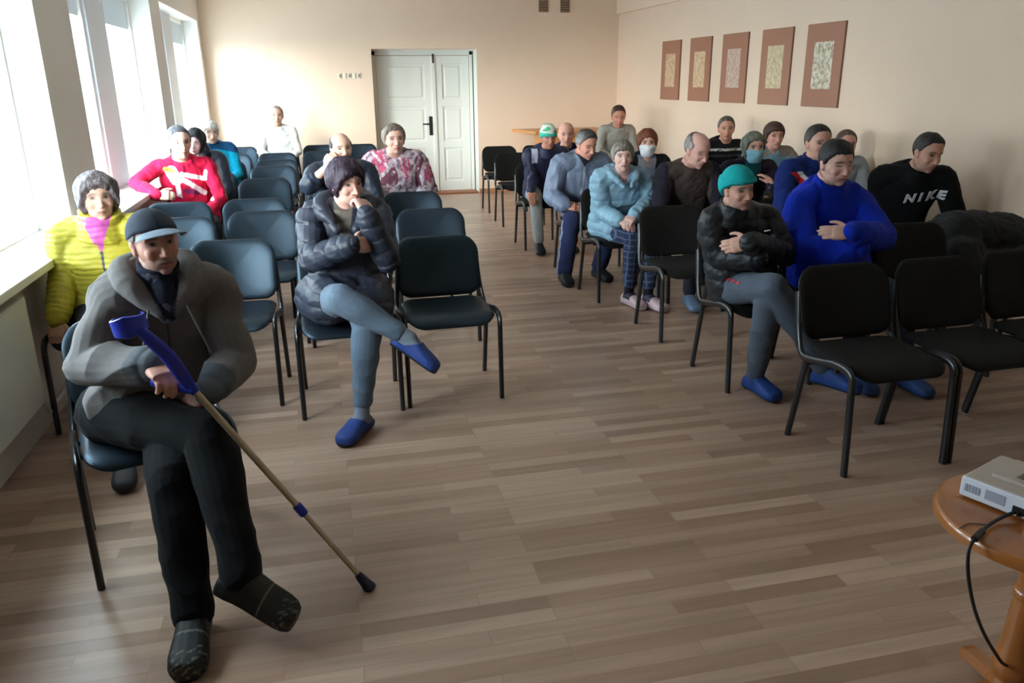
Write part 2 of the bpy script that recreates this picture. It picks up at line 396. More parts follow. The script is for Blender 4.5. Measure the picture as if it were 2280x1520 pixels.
CH = [
 # x, y, rot deg, label
 (-.69, 2.90, 17, 'black chair under the man with the cap and blue crutch', 0),
 (-1.13, 4.27, 0, 'black chair by the radiator under the woman in yellow', 0),
 (-.55, 4.38, -3, 'empty black chair directly behind the man with the cap, beside the crossed-leg woman', 0),
 (.06, 4.14, 0, 'black chair under the woman with crossed legs and blue slippers', 0),
 (.60, 4.17, 1, 'empty black chair at the aisle, right of the woman with blue slippers', 0),
 (-.95, 5.30, 2, 'empty black chair behind the cap of the front man, near the woman in yellow', 0),
 (-.43, 5.43, 0, 'empty light-catching black chair, second one back behind the man with the cap', 0),
 (.11, 5.32, 0, 'black chair mostly hidden right behind the woman with blue slippers', 0),
 (.69, 5.20, -2, 'empty black aisle chair, next one behind the front aisle chair', 0),
 (-1.06, 6.04, 1, 'empty black chair directly in front of the man in red', 0),
 (-.53, 6.08, -1, 'empty black chair right of the red sweater, in the row of the balding man', 0),
 (.10, 6.30, 3, 'black chair under the balding man with the turquoise collar', 0),
 (.66, 6.12, -4, 'empty black aisle chair just in front of the woman in the patterned blouse', 0),
 (-1.07, 7.12, -3, 'black chair under the man in red by the windowsill', 0),
 (-.53, 7.46, 0, 'empty black chair right of the red sweater elbow, behind the balding man row', 0),
 (.08, 7.42, 0, 'black chair hidden behind the balding man', 0),
 (.66, 7.25, -3, 'black chair under the woman in the patterned blouse', 0),
 (-1.08, 8.20, 0, 'black chair under the long black haired woman by the window', 0),
 (-.51, 8.64, 0, 'empty black chair two rows behind the red sweater, right of the long black hair', 0),
 (.05, 8.62, 0, 'black chair hidden far behind the balding man, in front of the last three rows', 0),
 (-1.08, 9.35, 0, 'black chair under the white haired person in turquoise', 0),
 (-.51, 9.36, 0, 'empty black chair beside the person in turquoise, third row from the back wall', 0),
 (-1.08, 10.25, 0, 'empty black chair by the window just behind the person in turquoise', 0),
 (-.54, 10.30, 0, 'empty black chair in front of the man in white at the back wall', 0),
 (.0, 10.40, 0, 'empty black chair one row in front of the back wall, left of the balding head', 0),
 (-1.09, 11.50, 0, 'empty black chair against the back wall in the window corner', 0),
 (-.55, 11.52, 0, 'black chair under the man in white at the back wall', 0),
 (-.01, 11.48, 0, 'empty black chair against the back wall, right of the man in white', 0),
 (.54, 11.45, 0, 'empty black chair against the back wall beside the door', 0),
 (2.35, 2.92, 0, 'empty charcoal chair nearest the projector, leftmost of the front three', 1),
 (2.88, 2.93, 1, 'empty charcoal chair, middle one of the front three', 1),
 (3.42, 2.98, 3, 'empty charcoal chair cut by the right edge of the photo', 1),
 (2.33, 3.93, 0, 'charcoal chair under the man in the teal beanie', 1),
 (2.87, 3.95, 0, 'charcoal chair under the young man in bright blue', 1),
 (3.40, 3.80, -4, 'empty charcoal chair between the bright blue sweater and the dark coat', 1),
 (4.02, 3.98, -8, 'charcoal chair by the right wall carrying the dark coat', 1),
 (2.33, 4.84, 0, 'empty charcoal aisle chair behind the teal beanie man, in front of the brown vest', 1),
 (3.32, 4.98, 0, 'charcoal chair under the man in navy with the red and white patch', 1),
 (3.98, 4.95, -10, 'charcoal chair under the man in the lettered black hoodie', 1),
 (2.25, 5.88, 2, 'charcoal chair under the woman in the light blue quilted coat', 1),
 (2.77, 5.72, 0, 'charcoal chair under the man in the brown vest', 1),
 (3.42, 6.05, 0, 'charcoal chair under the woman in the blue face mask', 1),
 (4.20, 6.05, -4, 'charcoal chair under the person in grey by the right wall', 1),
 (2.28, 6.71, 2, 'charcoal chair under the man in the grey blue jacket', 1),
 (2.86, 7.02, 0, 'charcoal chair under the red haired woman in a white mask', 1),
 (3.95, 6.70, -4, 'charcoal chair under the brown haired woman in pale blue', 1),
 (2.20, 7.95, 0, 'charcoal chair under the person in the green and white hat', 1),
 (2.62, 8.42, 0, 'charcoal chair under the bald man', 1),
 (4.02, 7.85, 0, 'charcoal chair under the man in the black striped sweater', 1),
 (2.28, 9.34, 0, 'empty black chair on the aisle, front one of the pair right of the door', 1),
 (2.33, 10.38, 0, 'empty black chair right of the door, the rear one of the pair', 1),
 (2.88, 10.36, 0, 'empty black chair behind the green and white hat, before the wooden desk', 1),
 (3.92, 10.45, 0, 'charcoal chair under the man in the grey sweater in the far corner', 1),
]
proto = [make_chair(M_vinyl), make_chair(M_fabric)]
used = [False, False]; chairs = []
for x, y, a, lb, k in CH:
    g = (GL, GR)[k]
    if not used[k]:
        o = proto[k]; used[k] = True; o.location = (x, y, 0); o.rotation_euler = (0, 0, math.radians(a)); o['label'] = lb; o['group'] = g
    else: o = dup(proto[k], (x, y, 0), math.radians(a), lb, g)
    chairs.append(o)

# ------------------------------------------------------------------ radiator
t = thing('radiator', 'white panel radiator below the windowsill at the left edge', 'radiator', (XL, 3.2, 0))
rx0, rx1, ry0, ry1, rz0, rz1 = .04, .105, -.8, .66, .235, .735
MB().box((rx1-.018, ry0, rz0), (rx1, ry1, rz1), .006).build('front_panel', M_rad, t)
MB().box((rx0, ry0, rz0), (rx0+.018, ry1, rz1), .006).build('rear_panel', M_rad, t)
g = MB(); g.box((rx0, ry0-.002, rz1-.006), (rx1, ry1+.002, rz1+.01), .004)
for k in range(40): g.box((rx0+.012, ry0+.03+k*.035, rz1+.006), (rx1-.012, ry0+.045+k*.035, rz1+.012))
g.build('top_grille', M_rad, t)
for y in (ry0, ry1): MB().box((rx0, y-.006, rz0+.01), (rx1, y+.006, rz1-.004), .003).build('end_panel', M_rad, t)
MB().tube(bez([(.07, ry1, rz0+.05), (.07, ry1+.09, rz0+.05), (.07, ry1+.12, .12), (.03, ry1+.3, .10), (.03, ry1+1.2, .10)], .07), .011).build('pipe', M_rad, t)
MB().box((.002, ry0+.2, .5), (rx0+.005, ry0+.24, .6)).box((.002, ry1-.24, .5), (rx0+.005, ry1-.2, .6)).build('bracket', M_rad, t)

# ------------------------------------------------------------------ framed prints on the right wall
M_mount = mat('terracotta_mount', (160, 108, 84), .5, .05, 6, coat=.3)
M_edge = mat('print_edge_wood', (120, 82, 62), .5, .08, 8)
def print_mat(i, base, ink):
    m, tt, p = new_mat('leaf_print_%s' % 'abcde'[i]); N = tt.nodes; L = tt.links
    tc = N.new('ShaderNodeTexCoord'); mp = N.new('ShaderNodeMapping'); mp.inputs['Location'].default_value = (i*3.1, i*1.7, 0); L.new(tc.outputs['Object'], mp.inputs[0])
    n = N.new('ShaderNodeTexNoise'); n.inputs['Scale'].default_value = 26; n.inputs['Detail'].default_value = 4; n.inputs['Distortion'].default_value = .5; L.new(mp.outputs[0], n.inputs[0])
    r = N.new('ShaderNodeValToRGB'); e = r.color_ramp.elements
    e[0].position = .36; e[0].color = (*lin(ink), 1); e[1].position = .60; e[1].color = (*lin(base), 1)
    L.new(n.outputs['Fac'], r.inputs[0]); L.new(r.outputs[0], p.inputs['Base Color']); p.inputs['Roughness'].default_value = .5; return m
PR = [(10.43, 9.86, (214, 188, 156), (186, 148, 112)), (9.58, 9.02, (220, 196, 160), (190, 156, 116)), (8.745, 8.175, (206, 182, 164), (178, 146, 132)), (7.89, 7.325, (214, 198, 166), (186, 164, 124)), (7.08, 6.51, (222, 214, 196), (158, 140, 104))]
wh = ['farthest of the five, nearest the corner', 'second from the corner', 'middle one of the five', 'fourth from the corner', 'largest looking of the five, nearest the camera']
for i, (y1, y0, c0, c1) in enumerate(PR):
    t = thing('wall_print', f'terracotta mounted leaf print on the right wall, {wh[i]}', 'picture', (XR-.012, (y0+y1)/2, 1.75), group='prints on the right wall')
    hw = (y1-y0)/2; hh = .365
    MB().box((-.003, -hw, -hh), (.012, hw, hh), .002).build('backing', M_edge, t, smooth=False)
    MB().box((-.006, -hw+.003, -hh+.003), (-.002, hw-.003, hh-.003)).build('mount', M_mount, t, smooth=False)
    MB().box((-.0075, -hw*.52, -hh*.56), (-.0055, hw*.52, hh*.56)).build('print', print_mat(i, c0, c1), t, smooth=False)

# ------------------------------------------------------------------ wooden desk in the far corner
M_pine = mat('varnished_pine', (196, 138, 80), .35, .14, 5, spec=.5)
t = thing('wooden_desk', 'light wooden desk with overhanging top in the far right corner', 'desk', (3.55, 11.72, 0))
MB().rings([[(-.72, .30, z), (-.52, -.36, z), (.62, -.36, z), (.62, .36, z), (-.5, .36, z)] for z in (.905, .945)]).build('desk_top', M_pine, t, smooth=False)
MB().box((-.36, -.31, .02), (.58, -.285, .905), .004).build('front_panel', M_pine, t, smooth=False)
for x in (-.36, .56): MB().box((x, -.285, 0), (x+.025, .32, .905), .004).build('side_panel', M_pine, t, smooth=False)
MB().box((-.335, -.2, .45), (.56, .3, .47)).build('shelf', M_pine, t, smooth=False)

# ------------------------------------------------------------------ stool with projector
M_oak = mat('orange_varnished_wood', (160, 96, 42), .28, .26, 7, spec=.55, coat=.35)
SX, SY, SZ = 1.751, 1.429, .565
st = thing('pedestal_stand', 'small round varnished wooden pedestal table under the projector', 'table', (SX, SY, 0))
MB().lathe([(.0, SZ-.034), (.25, SZ-.034), (.263, SZ-.03), (.265, SZ-.018), (.262, SZ-.006), (.256, SZ), (.0, SZ)], n=80).build('tabletop', M_oak, st)
MB().lathe([(.0, SZ-.06), (.09, SZ-.06), (.10, SZ-.05), (.10, SZ-.034), (.0, SZ-.034)], n=40).build('top_block', M_oak, st)
MB().lathe([(.0, .02), (.058, .02), (.060, .03), (.056, .045), (.046, .06), (.046, .07), (.054, .08), (.055, .11), (.050, .15), (.045, .19), (.042, .25), (.040, .29), (.036, .31), (.036, .318), (.043, .325), (.045, .335), (.043, .345), (.036, .352), (.035, .37), (.040, .40), (.046, .44), (.050, .505), (.0, .505)], n=36).build('turned_column', M_oak, st)
for a in (175, 265, 355, 85):
    q = math.radians(a); d = Vector((math.cos(q), math.sin(q), 0)); p = Vector((-d.y, d.x, 0)); rr = []
    for r_, w_, h0, h1 in ((.03, .03, .012, .045), (.08, .028, .010, .040), (.13, .024, .004, .034), (.15, .026, .0, .032), (.172, .022, .0, .028), (.18, .012, .004, .022)):
        rr.append([d*r_+p*w_+Vector((0, 0, h0)), d*r_+p*w_*.8+Vector((0, 0, h1)), d*r_-p*w_*.8+Vector((0, 0, h1)), d*r_-p*w_+Vector((0, 0, h0))])
    MB().rings(rr).build('foot', M_oak, st)
M_silver = mat('silver_plastic', (216, 220, 230), .38, .03, 6, spec=.5); M_top = mat('warm_grey_plastic', (178, 166, 154), .5, .04, 10)
M_lab = mat('grey_label', (156, 162, 176), .6, .05, 40); M_dark = mat('dark_plastic', (22, 23, 25), .4, .1, 10)
_z = SZ; c0 = Vector([float(v) for v in at(2133, 1104, 1)]); _d = ray(2133, 1104); c0 = Vector((_d[0], _d[1], 0))*((SZ-CAM_H)/_d[2]); c0.z = SZ; _d = ray(2280, 1163); c1 = Vector((_d[0], _d[1], 0))*((SZ-CAM_H)/_d[2]); c1.z = SZ
dv = (c1-c0); dv.z = 0; dv.normalize(); px = Vector((-dv.y, dv.x, 0))      # px: away from the camera side
if px.x < 0: px = -px
pj = thing('projector', 'silver grey video projector lying on the round pedestal table', 'projector', c0, math.atan2(dv.y, dv.x))
# local frame: +x runs along the near side, +y away from the aisle
s = 1 if Vector((-dv.y, dv.x, 0)).dot(px) > 0 else -1
LN, WD, HT = .30, .215, .062
def pb(x0, x1, y0, y1, z0, z1, bev=.004): return MB().box((x0, min(s*y0, s*y1), z0), (x1, max(s*y0, s*y1), z1), bev, 3)
pb(0, LN, 0, WD, .006, HT, .008).build('body', M_silver, pj)
pb(.006, LN-.006, .006, WD-.006, HT-.002, HT+.003, .002).build('lid', M_top, pj)
pb(.05, LN-.02, .055, WD-.02, HT+.002, HT+.012, .004).build('raised_cover', M_top, pj)
pb(.10, .19, .08, .12, HT+.011, HT+.0135, .001).build('lens_dial_recess', mat('brown_grey_plastic', (104, 94, 86), .5, .05, 10), pj)
lb = pb(.065, .115, -.0012, .001, .022, .05, .0004).build('rating_label', M_lab, pj)
vg = MB(); vg.box((.012, min(0, -s*.001), .024), (.052, max(0, -s*.001)+.0004, .044))
for k in range(5): vg.box((.015+k*.0078, -.0016 if s > 0 else 0, .026), (.019+k*.0078, 0 if s > 0 else .0016, .046))
vg.build('side_vent', M_lab, pj)
pb(.135, .165, -.004, .004, .016, .036, .001).build('power_inlet', M_dark, pj)
for x, y in ((.03, .03), (LN-.03, .03), (.03, WD-.03), (LN-.03, WD-.03)): pb(x-.01, x+.01, y-.01, y+.01, 0, .008, .002).build('foot', M_dark, pj)
M_cab = mat('black_cable', (18, 18, 19), .5, .1, 20)
def W(px_, py_, z=None, Y=None):
    if Y is not None: return at(px_, py_, Y)
    d = ray(px_, py_); t_ = (z-CAM_H)/d[2]; return np.array([0, 0, CAM_H])+t_*d
cp = [W(2300, 1140, SZ+.026), W(2262, 1140, SZ+.02), W(2230, 1152, SZ+.012), W(2198, 1172, SZ+.011), W(2173, 1196, SZ+.012)]
e = cp[-1]; Ye = e[1]
cp += [W(2158, 1222, Y=Ye-.014), W(2155, 1262, Y=Ye-.022), W(2160, 1310, Y=Ye-.02), W(2172, 1362, Y=Ye-.015), W(2192, 1412, Y=Ye-.01), W(2215, 1452, Y=Ye), W(2235, 1478, Y=Ye+.02), W(2262, 1486, Y=Ye+.08)]
cb = MB().tube(spline(cp, 6), .0045, n=8).build('power_cable', M_cab, None)
tag(cb, 'black power cable hanging in a loop over the table edge', 'cable')
MB().tube([cp[3]*.55+cp[4]*.45, cp[4]*.75+cp[5]*.25+np.array([0, 0, .003])], .0085, n=12).build('ferrite_sleeve', M_cab, cb)
pg = MB().tube([cp[0], cp[1]], .011, n=12).build('plug', M_cab, cb)
c2 = [W(2136, 1176, SZ+.002), W(2150, 1167, SZ+.002), W(2166, 1165, SZ+.002), W(2200, 1168, SZ+.002)]
tag(MB().tube(spline(c2, 6), .0012, n=6).build('thin_wire', mat('brown_wire', (70, 52, 40), .5, .1, 20)), 'thin dark wire lying on the round tabletop by the cable', 'wire')

# ------------------------------------------------------------------ coat lying over a chair back by the right wall
# ------------------------------------------------------------------ people: builders
M_skin = vmat('skin', .55, .35, .05, 300)
M_hair = vmat('hair', .55, .35, .0)
def _strands(m):
    t = m.node_tree; N = t.nodes; L = t.links; p = N['Principled BSDF']
    tc = N.new('ShaderNodeTexCoord'); mp = N.new('ShaderNodeMapping'); mp.inputs['Scale'].default_value = (95, 95, 14); L.new(tc.outputs['Object'], mp.inputs[0])
    nz = N.new('ShaderNodeTexNoise'); nz.inputs['Scale'].default_value = 1; nz.inputs['Detail'].default_value = 3; nz.inputs['Distortion'].default_value = .6; L.new(mp.outputs[0], nz.inputs['Vector'])
    b = N.new('ShaderNodeBump'); b.inputs['Strength'].default_value = .9; b.inputs['Distance'].default_value = .008; L.new(nz.outputs['Fac'], b.inputs['Height']); L.new(b.outputs[0], p.inputs['Normal'])
    mr = N.new('ShaderNodeMapRange'); mr.inputs[1].default_value = .3; mr.inputs[2].default_value = .7; mr.inputs[3].default_value = .45; mr.inputs[4].default_value = 1.45; L.new(nz.outputs['Fac'], mr.inputs[0])
    v = N.new('ShaderNodeVectorMath'); v.operation = 'SCALE'; src = p.inputs['Base Color'].links[0].from_socket
    L.new(src, v.inputs[0]); L.new(mr.outputs[0], v.inputs['Scale']); L.new(v.outputs[0], p.inputs['Base Color'])
_strands(M_hair)
M_cloth = vmat('woven_cloth', .9, .15, .25, 380, sheen=.04)
M_nylon = vmat('padded_nylon', .5, .4, .2, 60)
M_shoe = vmat('shoe_leather', .6, .4, .15, 200)
V = lambda *a: np.array(a, float)
def unit(v):
    v = np.asarray(v, float); return v/(np.linalg.norm(v)+1e-9)
def lerp(a, b, t): return a+(b-a)*t
def sstep(x, a, b):
    t = np.clip((x-a)/(b-a+1e-9), 0, 1); return t*t*(3-2*t)

class Blob:
    """overlapping solid shapes that are fused into one continuous surface"""
    def __init__(s): s.v = []; s.f = []
    def rings(s, rings):
        b = len(s.v); n = len(rings[0]); k = len(rings)
        for r in rings: s.v += [tuple(p) for p in r]
        for i in range(k-1):
            for j in range(n):
                s.f.append((b+i*n+j, b+i*n+(j+1) % n, b+(i+1)*n+(j+1) % n, b+(i+1)*n+j))
        c0 = len(s.v); s.v.append(tuple(np.mean(rings[0], 0))); c1 = len(s.v); s.v.append(tuple(np.mean(rings[-1], 0)))
        for j in range(n):
            s.f.append((c0, b+(j+1) % n, b+j)); s.f.append((c1, b+(k-1)*n+j, b+(k-1)*n+(j+1) % n))
        return s
    def chain(s, pts, rad, n=14, smooth=4, flat=None, fdir=None, ends=True):
        """round limb through the points; flat: squash factor(s) along fdir"""
        P = [np.array(p, float) for p in pts]; R = list(rad)
        if smooth and len(P) > 2:
            PP = spline([np.r_[p, r] for p, r in zip(P, R)], smooth)
            P = [p[:3] for p in PP]; R = [max(.002, p[3]) for p in PP]
        ref = np.array(fdir, float) if fdir is not None else None
        rings = []; prev = None; k = len(P)
        T = [unit(P[min(i+1, k-1)]-P[max(i-1, 0)]) for i in range(k)]
        if ends:
            pre = []; post = []
            for a in (75, 50, 25):
                q = math.radians(a)
                pre.append((P[0]-T[0]*R[0]*math.sin(q), R[0]*math.cos(q), T[0]))
            for a in (25, 50, 75):
                q = math.radians(a)
                post.append((P[-1]+T[-1]*R[-1]*math.sin(q), R[-1]*math.cos(q), T[-1]))
        else: pre = post = []
        for p, r, t in pre+list(zip(P, R, T))+post:
            a = ref if ref is not None else (prev if prev is not None else (V(0, 0, 1) if abs(t[2]) < .8 else V(0, 1, 0)))
            a = unit(a-t*np.dot(a, t)); prev = a; b = np.cross(t, a)
            fl = flat if flat is not None else 1.
            rings.append([p+b*(r*math.cos(q))+a*(r*fl*math.sin(q)) for q in [2*math.pi*j/n for j in range(n)]])
        return s.rings(rings)
    def ell(s, c, r, R=None, n=16):
        c = np.array(c, float); r = np.array(r if np.ndim(r) else (r, r, r), float); rings = []
        R = np.eye(3) if R is None else R
        for i in range(1, n//2):
            a = math.pi*i/(n//2)
            rings.append([c+R@(r*V(math.sin(a)*math.cos(q), math.sin(a)*math.sin(q), -math.cos(a))) for q in [2*math.pi*j/n for j in range(n)]])
        return s.rings(rings)
    def fuse(s, voxel, smooth=3):
        me = bpy.data.meshes.new('tmp'); me.from_pydata(s.v, [], s.f); me.update()
        bm = bmesh.new(); bm.from_mesh(me); bmesh.ops.recalc_face_normals(bm, faces=bm.faces); bm.to_mesh(me); bm.free()
        o = bpy.data.objects.new('tmp', me); COL.objects.link(o)
        r = o.modifiers.new('r', 'REMESH'); r.mode = 'VOXEL'; r.voxel_size = voxel; r.adaptivity = 0
        if smooth:
            q = o.modifiers.new('s', 'SMOOTH'); q.iterations = smooth; q.factor = .5
        dg = bpy.context.evaluated_depsgraph_get(); dg.update()
        out = bpy.data.meshes.new_from_object(o.evaluated_get(dg))
        bpy.data.objects.remove(o); bpy.data.meshes.remove(me)
        return out
def mv(me):
    a = np.empty(len(me.vertices)*3, np.float32); me.vertices.foreach_get('co', a); return a.reshape(-1, 3).astype(float)
def mn(me):
    a = np.empty(len(me.vertices)*3, np.float32); me.vertices.foreach_get('normal', a); return a.reshape(-1, 3).astype(float)
def setv(me, a): me.vertices.foreach_set('co', a.astype(np.float32).ravel()); me.update()
def paint(me, col):
    col = np.asarray(col, float)
    if col.ndim == 1: col = np.tile(col, (len(me.vertices), 1))
    at_ = me.color_attributes.new('Col', 'FLOAT_COLOR', 'POINT')
    at_.data.foreach_set('color', np.c_[col[:, :3], np.ones(len(col))].astype(np.float32).ravel())
def rgb(*c): return np.array(lin(c))
def vnoise(P, f, seed=0, octv=2):
    """cheap smooth noise from summed sines, about -1..1"""
    r = np.random.default_rng(seed); out = np.zeros(len(P)); amp = 1.; tot = 0
    f = np.asarray(f, float)
    for o in range(octv):
        for k in range(4):
            d = r.normal(size=3); d /= np.linalg.norm(d); ph = r.uniform(0, 6.28)
            out += amp*np.sin((P*f)@d*6.28*r.uniform(.7, 1.3)+ph)/4*1.5
        tot += amp; amp *= .5; f = f*2.1
    return out/tot
def folds(me, amp, freq, seed, amount=None):
    P = mv(me); N = mn(me)
    n = vnoise(P, freq, seed, 2)
    n = (1-np.abs(n)*1.6)              # ridges
    d = amp*(n-.35)
    if amount is not None: d = d*amount(P)
    setv(me, P+N*d[:, None])

# ---- head: analytic shape used for hair and hats
HE = [((0, -.055, .13), (.335, .415, .375)), ((0, .045, -.03), (.305, .33, .36)), ((0, .09, -.235), (.245, .275, .255))]
def head_r(D, c=(0, -.02, .08)):
    c = np.array(c); r = np.zeros(len(D))
    for e, s in HE:
        s = np.array(s); o = (c-np.array(e))/s; d = D/s
        a = (d*d).sum(1); b = 2*(d*o).sum(1); q = (o*o).sum()-1
        disc = b*b-4*a*q
        r = np.maximum(r, np.where(disc > 0, (-b+np.sqrt(np.maximum(disc, 0)))/(2*a), 0))
    return r
class Head:
    """frame of a head: c centre, h height chin to crown, yaw / pitch / roll in degrees (yaw + = turns to the right of the photo)"""
    def __init__(s, c, h, yaw=0, pitch=0, roll=0, wide=1.):
        s.c = np.array(c, float); s.h = h; s.wide = wide
        R = Matrix.Rotation(math.radians(yaw+180), 3, 'Z') @ Matrix.Rotation(math.radians(-pitch), 3, 'X') @ Matrix.Rotation(math.radians(roll), 3, 'Y')
        s.R = np.array(R)
    def w(s, p): return s.c+s.R@(np.array(p, float)*s.h*V(s.wide, 1, 1))
    def l(s, P): return ((P-s.c)@s.R)/s.h/V(s.wide, 1, 1)
    def dirv(s, v): return s.R@np.array(v, float)
def add_head(B, H):
    for e, r in HE: B.ell(H.w(e), np.array(r)*H.h*V(H.wide, 1, 1), H.R, 28)
    B.ell(H.w((0, .255, -.40)), np.array((.10, .09, .085))*H.h, H.R, 14)           # chin
    for sx in (-1, 1):
        B.ell(H.w((sx*.14, .235, -.12)), np.array((.12, .10, .12))*H.h, H.R, 14)    # cheek
        B.ell(H.w((sx*.325, -.03, -.04)), np.array((.035, .085, .135))*H.h, H.R, 14)   # ear
        B.ell(H.w((sx*.345, -.045, .02)), np.array((.03, .075, .075))*H.h, H.R, 12)
        B.ell(H.w((sx*.05, .375, -.165)), np.array((.035, .035, .03))*H.h, H.R, 10)    # nostril wing
    B.chain([H.w((0, .325, .06)), H.w((0, .375, -.05)), H.w((0, .425, -.145))], [.03*H.h, .035*H.h, .05*H.h], 12, 3)
    B.chain([H.w((-.2, .25, .10)), H.w((0, .33, .115)), H.w((.2, .25, .10))], [.04*H.h, .045*H.h, .04*H.h], 10, 3)   # brow ridge
    B.chain([H.w((-.085, .335, -.265)), H.w((0, .37, -.255)), H.w((.085, .335, -.265))], [.018*H.h, .03*H.h, .018*H.h], 10, 3)   # upper lip
    B.chain([H.w((-.07, .325, -.315)), H.w((0, .355, -.32)), H.w((.07, .325, -.315))], [.018*H.h, .03*H.h, .018*H.h], 10, 3)
def face_shape(P, N, H):
    q = H.l(P); near = (np.linalg.norm(q, axis=1) < .75)
    d = np.zeros(len(P))
    for sx in (-1, 1):
        d -= .050*np.exp(-(((q[:, 0]-sx*.135)/.075)**2+((q[:, 2]-.03)/.05)**2))*(q[:, 1] > .1)
        d += .022*np.exp(-(((q[:, 0]-sx*.135)/.045)**2+((q[:, 2]-.025)/.028)**2))*(q[:, 1] > .1)
        d -= .012*np.exp(-(((np.abs(q[:, 0])-.12-.25*(-q[:, 2]-.16))/.03)**2+((q[:, 2]+.22)/.07)**2))*(q[:, 1] > .1)/2
    d -= .022*np.exp(-((q[:, 2]+.29)/.012)**2-(q[:, 0]/.1)**4)*(q[:, 1] > .15)
    d -= .012*np.exp(-((q[:, 2]+.36)/.03)**2-(q[:, 0]/.1)**2)*(q[:, 1] > .15)
    return P+N*(d*H.h*near)[:, None]
def face_paint(P, H, skin, brow=(70, 55, 45), lips=(165, 105, 95), stubble=0., eyes='open', iris=(60, 50, 42), blush=.25):
    n = len(P); base = rgb(*skin); C = np.tile(base, (n, 1)); q = H.l(P); x, y, z = q.T; f = (y > .08) & (np.linalg.norm(q, axis=1) < .8)
    def mix(mask, c): C[:] = C*(1-mask[:, None])+np.array(c)*mask[:, None]
    mix(np.exp(-((np.abs(x)-.17)/.08)**2-((z+.12)/.08)**2)*f*blush, base*V(1.1, .72, .68))
    mix(np.exp(-(x/.06)**2-((z+.15)/.06)**2)*f*blush, base*V(1.1, .7, .66))
    ear = (np.abs(x) > .31) & (np.abs(z) < .2) & (np.abs(y) < .16); mix(ear*.3, base*V(1.1, .68, .62))
    if stubble: mix(sstep(-z, .16, .26)*(y > -.05)*(np.linalg.norm(q, axis=1) < .75)*stubble*(1-np.exp(-(x/.09)**4-((z+.29)/.045)**2)), rgb(104, 92, 84))
    lp = np.exp(-(x/.088)**4-((z+.288)/.042)**4)*f*(y > .22); mix(lp*.75, rgb(*lips))
    mix(np.exp(-(x/.10)**4-((z+.29)/.013)**2)*f*(y > .2)*.85, rgb(*lips)*.3)
    ex = np.abs(x)-.135
    if eyes == 'open':
        mix(((ex/.055)**2+((z-.022)/.024)**2 < 1)*f*.9, rgb(206, 198, 190))
        mix(np.exp(-(ex/.034)**4-((z-.022)/.030)**4)*f, rgb(*iris)*.5)
        mix(np.exp(-(ex/.068)**4-((z-.048)/.014)**2)*f*.9, rgb(46, 34, 30))
    elif eyes == 'shut':
        mix(np.exp(-(ex/.064)**4-((z-.012)/.018)**4)*f*.85, rgb(70, 48, 42))
    else:
        mix(np.exp(-(ex/.066)**4-((z-.026)/.034)**4)*f*.75, rgb(66, 48, 43))
        mix(np.exp(-(ex/.055)**4-((z-.018)/.016)**4)*f*.45, rgb(170, 158, 150))
        mix(np.exp(-(ex/.030)**4-((z-.022)/.026)**4)*f, rgb(30, 24, 23))
    mix(np.exp(-((ex-.0)/.085)**4-((z-.105+.25*np.maximum(ex, 0))/.026)**2)*f*.85, rgb(*brow))
    return C
def headshell(H, thick_fn, mask_fn, n=(56, 72), rough=.0, seed=1, sink=.035, extra=None):
    """closed shell around the head: where the mask is 0 it lies below the skin"""
    nt_, na = n; c = V(0, -.02, .08); TH = np.linspace(.03, math.pi-.03, nt_); AZ = np.linspace(0, 2*math.pi, na, endpoint=False)
    th, az = np.meshgrid(TH, AZ, indexing='ij')
    D = np.stack([np.sin(th)*np.sin(az), np.sin(th)*np.cos(az), np.cos(th)], -1).reshape(-1, 3)      # az 0 = face
    r = head_r(D); p = c+D*r[:, None]; az_ = np.abs(((az.ravel()+math.pi) % (2*math.pi))-math.pi)
    m = mask_fn(p, az_, np.sign(D[:, 0])); t = thick_fn(p, az_)
    nz = vnoise(p, V(4.5, 4.5, 1.6), seed, 3)
    rr = r+t*m*(1+rough*nz)-sink*(1-m)+rough*.02*m*nz
    q = c+D*rr[:, None]
    if extra is not None: q = extra(q, m)
    Wd = np.array([H.w(v) for v in q]).reshape(nt_, na, 3)
    B = Blob(); B.rings(list(Wd)); me = bpy.data.meshes.new('shell'); me.from_pydata(B.v, [], B.f); me.update()
    bm = bmesh.new(); bm.from_mesh(me); bmesh.ops.recalc_face_normals(bm, faces=bm.faces); bm.to_mesh(me); bm.free()
    return me
def hairline(pts):
    a = [math.radians(p[0]) for p in pts]; z = [p[1] for p in pts]
    return lambda az: np.interp(az, a, z)
def hair_mask(line, soft=.05, bald=None, irr=0.):
    L_ = hairline(line)
    def f(p, az, sg):
        m = sstep(p[:, 2]-L_(az)-irr*(np.sin(az*17+sg*2)+.8*np.sin(az*29+sg)), -soft, soft)
        if bald is not None:
            cy, cz, rad = bald     # bare patch around the crown
            d = np.sqrt((p[:, 0]/1.0)**2+((p[:, 1]-cy)*.8)**2+((p[:, 2]-cz)*.7)**2)
            m = m*sstep(d, rad*.85, rad*1.12)
        return m
    return f
SHORT = [(0, .37), (35, .35), (55, .25), (72, .10), (88, -.06), (100, .02), (118, .02), (135, -.16), (180, -.30)]
BOB = [(0, .27), (30, .22), (50, .06), (65, -.22), (80, -.36), (120, -.42), (180, -.44)]
PIXIE = [(0, .22), (35, .20), (55, .10), (75, -.08), (90, -.20), (120, -.26), (180, -.38)]
RECED = [(0, .43), (25, .40), (45, .36), (62, .20), (80, .02), (90, -.08), (105, .02), (135, -.16), (180, -.30)]

